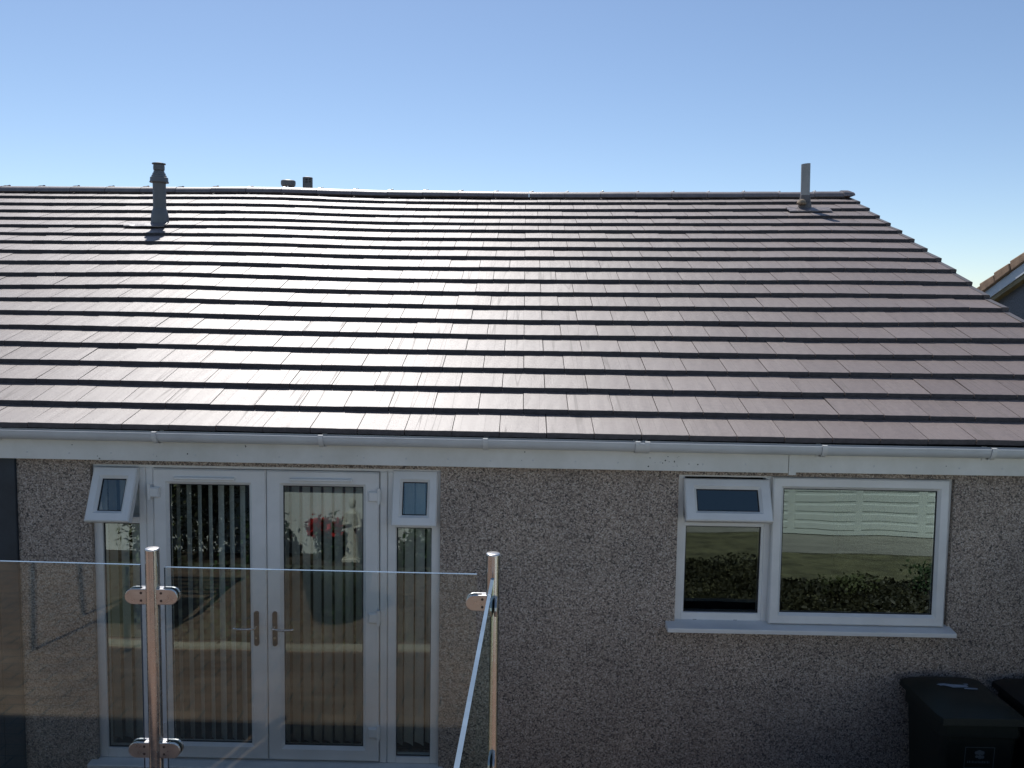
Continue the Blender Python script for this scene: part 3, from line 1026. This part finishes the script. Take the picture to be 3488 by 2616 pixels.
m.add([(0.980, -0.10, 0.998), (2.854, -0.10, 0.998), (2.854, -0.10, 1.028), (0.980, -0.10, 1.028),
       (0.980, 0.03, 0.998), (2.854, 0.03, 0.998), (2.854, 0.03, 1.044), (0.980, 0.03, 1.044)],
      [(0, 1, 2, 3), (3, 2, 6, 7), (0, 4, 5, 1), (0, 3, 7, 4), (1, 5, 6, 2), (4, 7, 6, 5)])
m.build('window_sill', 'upvc', win, bevel=0.004)
for x in (1.18, 1.45):
    MB().box(x - 0.012, x + 0.012, 0.0285, 0.031, 1.040, 1.045).build('drain_slot', 'underlay', win)

# ------------------------------------------------------------------ vertical blinds inside the doors
def blind(x0, x1, pitch, ang, label, y=0.20, start=0.0, z0=0.05, z1=1.92, jitter=2.0, w=0.089):
    b = empty('vertical_blind', ((x0 + x1) / 2, y, 0))
    tag(b, label, 'blind')
    b.location = (0, 0, 0)
    MB().box(x0 - 0.02, x1 + 0.02, y - 0.02, y + 0.02, z1, z1 + 0.04).build('headrail', 'upvc', b)
    x = x0 + start
    while x < x1:
        m = MB()
        vs = []
        for i in range(5):
            t = -w / 2 + w * i / 4
            vs += [(t, 0.006 * math.cos(t / w * math.pi), z0), (t, 0.006 * math.cos(t / w * math.pi), z1)]
        vs += [(a, b2 + 0.0012, c) for a, b2, c in vs]
        f = []
        for i in range(4):
            f += [(2 * i, 2 * i + 2, 2 * i + 3, 2 * i + 1), (10 + 2 * i, 10 + 2 * i + 1, 10 + 2 * i + 3, 10 + 2 * i + 2)]
        f += [(0, 1, 11, 10), (8, 18, 19, 9)]
        m.add(vs, f)
        s = m.build('slat', 'blind', b, smooth=True)
        s.matrix_local = Matrix.Translation((x, y, 0)) @ Matrix.Rotation(math.radians(ang + random.uniform(-jitter, jitter)), 4, 'Z')
        x += pitch
    return b


blind(-2.78, -2.50, 0.078, -30, 'grey vertical blind behind the side light next to the dark blue panel', jitter=4)
blind(-2.36, -1.75, 0.0735, -50, 'vertical blind with wide dark gaps behind the door leaf that mirrors dark shrubs', start=0.03, jitter=5)
blind(-1.60, -0.99, 0.0735, -40, 'nearly closed vertical blind behind the door leaf that mirrors statue and red flowers', jitter=2)
blind(-0.82, -0.54, 0.0735, -40, 'vertical blind behind the narrow side light beside bare pebbledash wall', jitter=3)

# dark painted panel at the end of the wall
pn = empty('wall_panel', (-3.6, 0, 0))
tag(pn, 'dark blue painted boarding fixed on pebbledash wall under the fascia', 'panel')
pn.location = (0, 0, 0)
for i in range(5):
    x1 = -3.314 - 0.13 * i
    MB().rbox(x1 - 0.127, x1, -0.022, 0.0, -0.11, 2.074, 0.004).build('board', 'panel_blue', pn)

# ------------------------------------------------------------------ balustrade on the terrace
bal = empty('glass_balustrade', (0, -2.94, 1.45))
tag(bal, 'clear glass balustrade clamped between polished steel posts', 'balustrade')
bal.location = (0, 0, 0)
BY = -2.94


def clamp(m, cx, cy, cz, ax, s):
    # D shaped glass clamp reaching s*ax from the post; two plates hold the glass
    for off in (-0.0155, 0.0075):
        pts = [(0.016, -0.025), (0.057, -0.025)]
        for i in range(1, 8):
            a = -math.pi / 2 + math.pi * i / 8
            pts.append((0.057 + 0.025 * math.cos(a), 0.025 * math.sin(a)))
        pts += [(0.057, 0.025), (0.016, 0.025)]
        n = len(pts)
        vs = []
        for d in (off, off + 0.008):
            for u, z in pts:
                vs.append((cx + s * u, cy + d, cz + z) if ax == 'x' else (cx + d, cy + s * u, cz + z))
        m.add(vs, [(i, (i + 1) % n, n + (i + 1) % n, n + i) for i in range(n)] + [tuple(range(n))[::-1], tuple(range(n, 2 * n))])
    if ax == 'x':
        xs = sorted((cx + s * 0.016, cx + s * 0.034))
        m.box(xs[0], xs[1], cy - 0.0075, cy + 0.0075, cz - 0.0245, cz + 0.0245)
    else:
        ys = sorted((cy + s * 0.016, cy + s * 0.034))
        m.box(cx - 0.0075, cx + 0.0075, ys[0], ys[1], cz - 0.0245, cz + 0.0245)


def post(x, y, top, sides, lean=0.0):
    p = MB()
    p.tube((x + lean, y, 1.455), (x, y, top), 0.0212, n=40, caps=True)
    po = p.build('post', 'steel', bal, smooth=True)
    MB().lathe([(0.0218, 0.0), (0.0218, 0.003), (0.0205, 0.005), (0.0195, 0.0055)], (x, y, top), 32).build('post_cap', 'steel_flat', po, smooth=True)
    MB().lathe([(0.052, 1.4505), (0.052, 1.458), (0.024, 1.466), (0.023, 1.48)], (x, y, 0), 32).build('base_flange', 'steel_flat', po, smooth=True)
    for ax, s in sides:
        for z in (2.174, 1.681):
            m = MB()
            clamp(m, x, y, z, ax, s)
            m.build('glass_clamp', 'steel_flat', po, bevel=0.002)
            for dz in (-0.012, 0.012):
                q = (x + s * 0.031, y - 0.0155, z + dz) if ax == 'x' else (x - 0.0155, y + s * 0.031, z + dz)
                e = (q[0], q[1] - 0.0012, q[2]) if ax == 'x' else (q[0] - 0.0012, q[1], q[2])
                MB().tube(q, e, 0.0042, 0.0036, n=12).build('screw', 'dark_metal', po)
    return po


post(-1.1300, BY, 2.318, (('x', -1), ('x', 1)))
post(-0.0775, BY, 2.322, (('x', -1), ('y', -1)))
post(-2.30, BY, 2.318, (('x', 1),))
post(-0.112, -4.42, 2.322, (('y', 1),))


def glass_panel(p0, p1, z0, z1a, z1b, t=0.010):
    # p0, p1: plan positions of the two ends
    a, b_ = Vector((p0[0], p0[1], 0)), Vector((p1[0], p1[1], 0))
    d = (b_ - a).normalized()
    nrm = Vector((-d.y, d.x, 0)) * (t / 2)
    e = 0.0
    def quad(s):
        return [a + nrm * s + Vector((0, 0, z0)), b_ + nrm * s + Vector((0, 0, z0)), b_ + nrm * s + Vector((0, 0, z1b)), a + nrm * s + Vector((0, 0, z1a))]
    gp = MB()
    gp.add(quad(-1), [(0, 1, 2, 3)])
    gp.add(quad(1), [(3, 2, 1, 0)])
    g = gp.build('glass_panel', 'rail_glass', bal)
    q0, q1 = quad(-1), quad(1)
    MB().add([q0[3], q0[2], q1[2], q1[3]], [(0, 1, 2, 3)]).build('polished_edge', 'rail_edge', g)
    MB().add([q0[0], q0[3], q1[3], q1[0]], [(0, 1, 2, 3)]).build('polished_edge', 'rail_edge', g)
    MB().add([q0[1], q0[2], q1[2], q1[1]], [(0, 1, 2, 3)]).build('polished_edge', 'rail_edge', g)
    return g


glass_panel((-2.262, BY), (-1.1675, BY), 1.535, 2.279, 2.2710)
glass_panel((-1.0925, BY), (-0.1265, BY), 1.535, 2.2650, 2.2610)
glass_panel((-0.0768, -2.985), (-0.1115, -4.38), 1.535, 2.2640, 2.2600)

# ------------------------------------------------------------------ wheeled bins
def wheeled_bin(x, y, base, mat, label, mark):
    b = empty('wheeled_bin', (x, y, base))
    tag(b, label, 'bin', None)
    H = 0.985
    w0, w1, d0, d1 = 0.19, 0.235, 0.20, 0.255
    m = MB()
    lv = [(0.06, w0, d0), (0.82, w1 - 0.01, d1 - 0.012), (0.86, w1 - 0.01, d1 - 0.012), (0.86, w1 + 0.006, d1 + 0.004), (0.955, w1 + 0.006, d1 + 0.004)]
    vs = []
    for z, w, d in lv:
        c = 0.03
        vs += [(-w + c, -d, z), (w - c, -d, z), (w, -d + c, z), (w, d - c, z), (w - c, d, z), (-w + c, d, z), (-w, d - c, z), (-w, -d + c, z)]
    fs = [tuple(range(8))[::-1]]
    for a in range(len(lv) - 1):
        for i in range(8):
            fs.append((a * 8 + i, a * 8 + (i + 1) % 8, (a + 1) * 8 + (i + 1) % 8, (a + 1) * 8 + i))
    m.add(vs, fs)
    m.build('body', mat, b, bevel=0.006)
    # domed lid overhanging the front
    lid = MB()
    vs = []
    nx, ny = 9, 9
    for j in range(ny):
        for i in range(nx):
            u, v = -1 + 2 * i / (nx - 1), -1 + 2 * j / (ny - 1)
            e = max(abs(u), abs(v))
            z = 0.985 + 0.055 * (1 - abs(u) ** 4) * (1 - max(0, -v) ** 5 * 0.9) * (1 - max(0, v) ** 6 * 0.6)
            yy = v * 0.275
            fw = 0.255 - (0.012 if v < -0.9 else 0)
            vs.append((u * fw, yy, z))
    top = len(vs)
    ringi = [i for i in range(nx)] + [j * nx + nx - 1 for j in range(1, ny)] + [(ny - 1) * nx + i for i in range(nx - 2, -1, -1)] + [j * nx for j in range(ny - 2, 0, -1)]
    for i in ringi:
        p = vs[i]
        vs.append((p[0] * 1.015, p[1] * 1.015, 0.948))
    fs = [(j * nx + i, j * nx + i + 1, (j + 1) * nx + i + 1, (j + 1) * nx + i) for j in range(ny - 1) for i in range(nx - 1)]
    nr = len(ringi)
    fs += [(ringi[i], top + i, top + (i + 1) % nr, ringi[(i + 1) % nr]) for i in range(nr)]
    lid.add(vs, fs)
    lo = lid.build('lid', mat, b, smooth=True)
    if mark:
        # splash of pale paint on the lid
        r = np.random.RandomState(4)
        for (cx, cy, sx, sy) in ((-0.075, 0.075, 0.05, 0.016), (0.0, 0.055, 0.085, 0.030), (0.075, 0.022, 0.05, 0.014), (0.07, 0.085, 0.018, 0.010)):
            pts = []
            for i in range(9):
                a = 2 * math.pi * i / 9
                q = r.uniform(0.6, 1.1)
                pts.append((cx + sx * q * math.cos(a), cy + sy * q * math.sin(a)))
            def zl(x, y):
                u, v = x / 0.255, y / 0.275
                return 0.985 + 0.055 * (1 - abs(u) ** 4) * (1 - max(0, -v) ** 5 * 0.9) * (1 - max(0, v) ** 6 * 0.6)
            MB().add([(px_, py_, zl(px_, py_) + 0.0025) for px_, py_ in pts] + [(cx, cy, zl(cx, cy) + 0.0027)], [(i, (i + 1) % 9, 9) for i in range(9)]).build('paint_splash', 'sticker', lo)
    hd = MB()
    hd.tube((-0.20, 0.285, 0.93), (0.20, 0.285, 0.93), 0.015, n=12)
    hd.box(-0.16, -0.13, 0.25, 0.29, 0.90, 0.955)
    hd.box(0.13, 0.16, 0.25, 0.29, 0.90, 0.955)
    hd.build('handle', mat, b)
    for s in (-1, 1):
        MB().tube((s * 0.19, 0.19, 0.10), (s * 0.235, 0.19, 0.10), 0.10, n=20).build('wheel', 'bin_black', b, smooth=True)
    # printed crest in a frame on the front
    def on_front(px_, z, lift=0.002):
        t = (z - 0.06) / (0.82 - 0.06)
        return (px_, -(d0 + (d1 - 0.012 - d0) * t) - lift, z)
    pr = MB()
    def rect(x0, x1, z0, z1):
        pr.add([on_front(x0, z0), on_front(x1, z0), on_front(x1, z1), on_front(x0, z1)], [(0, 1, 2, 3)])
    X0, X1, Z0, Z1 = -0.088, 0.088, 0.665, 0.80
    for q in ((X0, X1, Z1 - 0.0035, Z1), (X0, X1, Z0, Z0 + 0.0035), (X0, X0 + 0.0035, Z0 + 0.0035, Z1 - 0.0035), (X1 - 0.0035, X1, Z0 + 0.0035, Z1 - 0.0035)):
        rect(*q)
    for (cx, cz, rr) in ((-0.004, 0.768, 0.017), (0.014, 0.765, 0.014), (-0.02, 0.765, 0.012), (0.002, 0.738, 0.014), (-0.017, 0.74, 0.010), (0.018, 0.738, 0.011)):
        pr.add([on_front(cx + rr * math.cos(i * math.pi / 4), cz + rr * math.sin(i * math.pi / 4), 0.002 + 0.0002 * rr * 1000) for i in range(8)], [tuple(range(8))])
    xx = -0.07
    rr = random.Random(5)
    while xx < 0.066:
        ww = rr.uniform(0.003, 0.006)
        rect(xx, xx + ww, 0.697, 0.697 + rr.uniform(0.011, 0.016))
        xx += ww + rr.uniform(0.003, 0.006)
    pr.build('printed_crest', 'print', b)
    return b


wheeled_bin(2.775, -0.345, -0.28, 'bin', 'dark green wheeled bin with printed crest and pale splash on lid', True)
wheeled_bin(3.375, -0.345, -0.28, 'bin_black', 'black wheeled bin standing next to the dark green bin', True)

# ------------------------------------------------------------------ neighbouring house
nb = empty('neighbour_house', (0, 0, 0))
tag(nb, 'grey rendered neighbouring bungalow gable with orange brown verge tiles beyond the roof edge', 'house')
NX, NYR, NZR, NSL, NLEN = 6.60, 4.04, 4.70, math.radians(21.4), 6.3
pts = [(NYR - 5.5, -0.45), (NYR + 5.5, -0.45), (NYR + 5.5, 2.15), (NYR, NZR - 0.30), (NYR - 5.5, 2.15)]
MB().extrude_x(pts, NX + 0.10, NX + 9.0).build('gable_wall', 'neigh_wall', nb)
for s_ in (1, -1):
    def up(t, h_):
        return (NYR + s_ * (t * math.cos(NSL) + h_ * math.sin(NSL)), NZR - t * math.sin(NSL) + h_ * math.cos(NSL))
    def strip(h0, h1, x0, x1, t0, t1, name, mat, parent, lift=0.0, bev=0.0):
        q = [up(t0, h0), up(t1, h0), up(t1, h1), up(t0, h1 + lift)]
        return MB().extrude_x(q, x0, x1).build(name, mat, parent, bevel=bev)
    sl = strip(-0.10, -0.030, NX + 0.30, NX + 9.2, 0, NLEN, 'roof_slope', 'neigh_tile', nb)
    t = 0.02
    while t < NLEN - 0.1:
        strip(-0.148 + RNG.uniform(-.004, .004), -0.004, NX - 0.03 + RNG.uniform(-.008, .008), NX + 0.30, t, t + 0.376, 'verge_tile', 'neigh_tile', sl, lift=-0.026, bev=0.014)
        t += 0.385
    strip(-0.125, -0.045, NX - 0.005, NX + 0.28, 0.02, NLEN - 0.1, 'verge_bedding', 'underlay', sl)
    strip(-0.285, -0.152, NX + 0.0, NX + 0.025, 0.05, NLEN - 0.1, 'bargeboard', 'neigh_board', nb)
    strip(-0.345, -0.289, NX + 0.012, NX + 0.10, 0.08, NLEN - 0.2, 'soffit_board', 'neigh_soffit', nb)

# ------------------------------------------------------------------ garden facing the house (seen mirrored in the glass)
rw = MB().box(-7.0, 1.3, -3.06, -2.94, -0.44, 1.326).build('retaining_wall', 'white_render')
tag(rw, 'white rendered retaining wall under the terrace, mirrored in the door glass', 'wall')
bd = empty('planting_bed', (0, 0, 0))
tag(bd, 'raised stone edged planting bed in front of the white wall', 'planting bed')
MB().box(-6.5, 0.4, -2.935, -2.46, -0.12, 0.55).build('soil_bed', 'soil', bd)
for i in range(14):
    MB().box(-6.5 + 0.4929 * i + 0.004, -6.5 + 0.4929 * (i + 1) - 0.004, -2.455, -2.32, -0.118, 0.585 + RNG.uniform(-.006, .006)).build('kerb_stone', 'kerb', bd, bevel=0.01)


def leafy(name, c, rx, ry, rz, nleaf, size, mat, label, cat, group=None, petals=0, stems=6):
    t = empty(name, c)
    tag(t, label, cat, group)
    m = MB()
    r = np.random.RandomState(int(abs(c[0]) * 1000 + abs(c[1]) * 77) % 100000)
    cl = [(r.uniform(-.65, .65), r.uniform(-.6, .6), r.uniform(0.1, 1.0), r.uniform(.35, .65)) for _ in range(9)]
    for i in range(nleaf):
        a = cl[r.randint(9)]
        p = Vector((a[0] * rx + r.normal() * rx * a[3] * .5, a[1] * ry + r.normal() * ry * a[3] * .5, max(0.02, a[2] * rz + r.normal() * rz * .18)))
        d = Vector(r.normal(size=3)).normalized()
        e = d.orthogonal().normalized()
        s = size * r.uniform(.6, 1.4)
        m.add([p - e * s * .32, p + d * s * .5, p + e * s * .32, p - d * s * .5], [(0, 1, 2, 3)])
    m.build('foliage', mat, t)
    if petals:
        fm = MB()
        for i in range(petals):
            hx, hy, hz = r.uniform(-.8, .8) * rx, r.uniform(-.8, .8) * ry, rz * r.uniform(0.85, 1.15)
            for _ in range(9):
                p = Vector((hx, hy, hz)) + Vector(r.normal(size=3)) * 0.022
                d = Vector(r.normal(size=3)).normalized()
                e = d.orthogonal().normalized()
                fm.add([p - e * .024, p + d * .024, p + e * .024, p - d * .024], [(0, 1, 2, 3)])
        fm.build('flower_heads', 'petal', t)
    sm = MB()
    for i in range(stems):
        a = cl[i % 9]
        sm.tube((0, 0, 0), (a[0] * rx * .8, a[1] * ry * .8, a[2] * rz * .9), 0.010, 0.004, n=6)
    sm.build('stem', 'bark', t)
    return t


leafy('geranium', (-1.92, -2.70, 0.55), 0.20, 0.14, 0.36, 700, 0.05, 'leaf', 'red flowering geranium beside the stone statue', 'plant', petals=55)
leafy('geranium', (-1.42, -2.70, 0.55), 0.12, 0.12, 0.30, 400, 0.05, 'leaf', 'small red geranium next to the narrow side light', 'plant', petals=8)
leafy('shrub', (-2.45, -2.68, 0.55), 0.26, 0.16, 0.42, 900, 0.06, 'leaf', 'low green shrub mirrored at the foot of the door glass', 'plant')
leafy('shrub', (-3.05, -2.62, 0.55), 0.36, 0.2, 1.05, 2600, 0.055, 'leaf_dark', 'tall dark shrub mirrored in the door leaf with open blind', 'plant')
leafy('shrub', (-3.62, -2.62, 0.55), 0.34, 0.2, 1.1, 2400, 0.055, 'leaf_pale', 'tall pale leaved shrub mirrored in the door glass', 'plant')
leafy('shrub', (-0.95, -2.68, 0.55), 0.28, 0.15, 0.34, 900, 0.06, 'leaf', 'low shrub mirrored in the side light by the bare wall', 'plant')
ed = MB().box(-6.5, 1.2, -2.22, -2.10, -0.119, -0.095).build('edging_strip', 'edging')
tag(ed, kind='structure')
for i, (x, mt_, txt) in enumerate(((-3.35, 'leaf_dark', 'trailing ivy below the tall dark shrub'), (-2.75, 'leaf', 'trailing green plant below the low green shrub'),
                                   (-2.1, 'leaf_dark', 'trailing dark plant below the red geranium'), (-1.45, 'leaf', 'trailing green plant at the foot of the statue'),
                                   (-0.8, 'leaf_dark', 'trailing ivy opposite the narrow side light'))):
    leafy('trailing_plant', (x, -2.27, -0.11), 0.36, 0.07, 0.62, 1500, 0.05, mt_, txt, 'plant', stems=5)
# garden statue: robed figure
st = empty('garden_statue', (-1.66, -2.72, 0.55))
tag(st, 'pale stone statue of a robed figure, mirrored in the door glass', 'statue')
m = MB()
m.lathe([(0.075, 0.04), (0.072, 0.07), (0.060, 0.20), (0.052, 0.33), (0.056, 0.38), (0.066, 0.44), (0.062, 0.50), (0.030, 0.525), (0.022, 0.545), (0.034, 0.565), (0.040, 0.60), (0.034, 0.635), (0.012, 0.652)], n=20, sy=0.78)
m.tube((-0.058, 0, 0.495), (-0.082, 0.03, 0.39), 0.022, 0.018, n=10)
m.tube((-0.082, 0.03, 0.39), (-0.01, 0.062, 0.41), 0.018, 0.014, n=10)
m.tube((0.058, 0, 0.495), (0.088, 0.02, 0.37), 0.022, 0.018, n=10)
m.tube((0.088, 0.02, 0.37), (0.02, 0.064, 0.36), 0.018, 0.014, n=10)
m.build('figure', 'stone', st, smooth=True)
MB().box(-0.09, 0.09, -0.08, 0.08, 0.0, 0.04).build('plinth', 'stone', st, bevel=0.008)

# dark hedge over the low wall facing the kitchen window
hg = MB().box(1.32, 7.0, -1.365, -1.29, -0.44, 0.70).build('low_wall', 'panel_blue')
tag(hg, 'low dark painted wall along the side path, mirrored in kitchen window', 'wall')
iv = MB()
for i in range(20000):
    p = Vector((RNG.uniform(1.36, 7.0), RNG.uniform(-2.65, -1.42), 0.612))
    hgt = 0.05 + 0.07 * max(0.0, math.sin(p.x * 5.1) * math.sin(p.y * 6.3 + p.x))
    p.z += RNG.uniform(0.0, hgt)
    d = Vector(RNG.normal(size=3)).normalized()
    e = d.orthogonal().normalized()
    q = RNG.uniform(0.010, 0.026)
    iv.add([p - e * q * .7, p + d * q, p + e * q * .7, p - d * q], [(0, 1, 2, 3)])
tag(iv.build('ivy_cover', 'leaf_dark'), 'dark ivy ground cover on the bank above the low wall', 'ivy', kind='stuff')
leafy('shrub', (3.05, -2.3, 0.60), 0.30, 0.18, 0.14, 700, 0.035, 'leaf_pale', 'small pale shrub in the ivy, mirrored low in the kitchen window', 'plant')
leafy('shrub', (3.75, -2.2, 0.60), 0.28, 0.2, 0.26, 1100, 0.035, 'leaf', 'bushy green shrub in the ivy, mirrored at the kitchen window corner', 'plant')

# unseen boarded gate, added to darken the wall around the bins
gt = empty('added_shade_gate', (0, 0, 0))
tag(gt, 'added tall dark boarded gate, unseen, shading the wall beside the bins', 'gate')
for i in range(9):
    MB().box(3.80, 3.822, -1.275 + 0.140 * i, -1.275 + 0.140 * i + 0.134, -0.27, 1.68).build('board', 'bark', gt)
for z in (0.0, 1.4):
    MB().box(3.823, 3.86, -1.27, -0.03, z, z + 0.09).build('rail', 'bark', gt)

# garage with panelled door
ga = empty('garage', (0, 0, 0))
tag(ga, 'garage with pale panelled door, mirrored in the kitchen window', 'garage')
g = MB()
g.box(2.3, 8.2, -12, -6.30, 0.12, 2.9)
g.box(2.3, 2.9, -6.30, -6.12, 0.12, 2.9)
g.box(7.4, 8.2, -6.30, -6.12, 0.12, 2.9)
g.box(2.9, 7.4, -6.30, -6.12, 2.5, 2.9)
g.build('wall', 'white_render', ga)
for c in range(5):
    for r_ in range(15):
        x0 = 2.9 + 0.90 * c
        z0 = 0.37 + 0.138 * r_
        MB().rbox(x0 + 0.05, x0 + 0.85, 0.010, 0.022, z0 + 0.018, z0 + 0.122, 0.009).build('door_panel', 'garage', ga).matrix_local = Matrix.Translation((2 * x0 + 0.90, -6.197, 0)) @ Matrix.Rotation(math.pi, 4, 'Z')
MB().box(2.9, 7.4, -6.26, -6.22, 0.31, 2.5).build('door_board', 'garage', ga)

# pot and chair on the terrace, mirrored in the balustrade glass
pt = MB().lathe([(0.13, 0), (0.16, 0.10), (0.19, 0.26), (0.20, 0.28), (0.185, 0.285), (0.17, 0.24)], (-0.95, -4.75, 1.45), 28).build('plant_pot', 'pot', smooth=True)
tag(pt, 'dark slate blue round pot on the terrace paving', 'pot')

ch = empty('garden_chair', (-2.05, -4.45, 1.45))
tag(ch, 'dark metal garden chair on the terrace, mirrored in the balustrade glass', 'chair')
for sx_ in (-0.22, 0.22):
    MB().tube((sx_, 0.22, 0.0), (sx_, 0.20, 0.43), 0.013, n=10).build('leg', 'pot', ch, smooth=True)
    m = MB()
    m.tube((sx_, -0.24, 0.0), (sx_, -0.20, 0.43), 0.013, n=10)
    m.tube((sx_, -0.20, 0.43), (sx_, -0.30, 0.78), 0.013, n=10)
    m.build('leg', 'pot', ch, smooth=True)
    m = MB()
    m.tube((sx_, 0.20, 0.43), (sx_, 0.19, 0.62), 0.012, n=10)
    m.tube((sx_, 0.20, 0.62), (sx_, -0.26, 0.64), 0.016, n=10)
    m.build('armrest', 'pot', ch, smooth=True)
for i in range(6):
    MB().box(-0.22, 0.22, -0.20 + 0.07 * i, -0.145 + 0.07 * i, 0.425, 0.443).build('seat_slat', 'pot', ch)
for i in range(5):
    z = 0.48 + 0.065 * i
    MB().box(-0.22, 0.22, -0.225 - 0.285 * (z - 0.48), -0.21 - 0.285 * (z - 0.48), z, z + 0.05).build('back_slat', 'pot', ch)

print('tiles', len(single), len(rest))
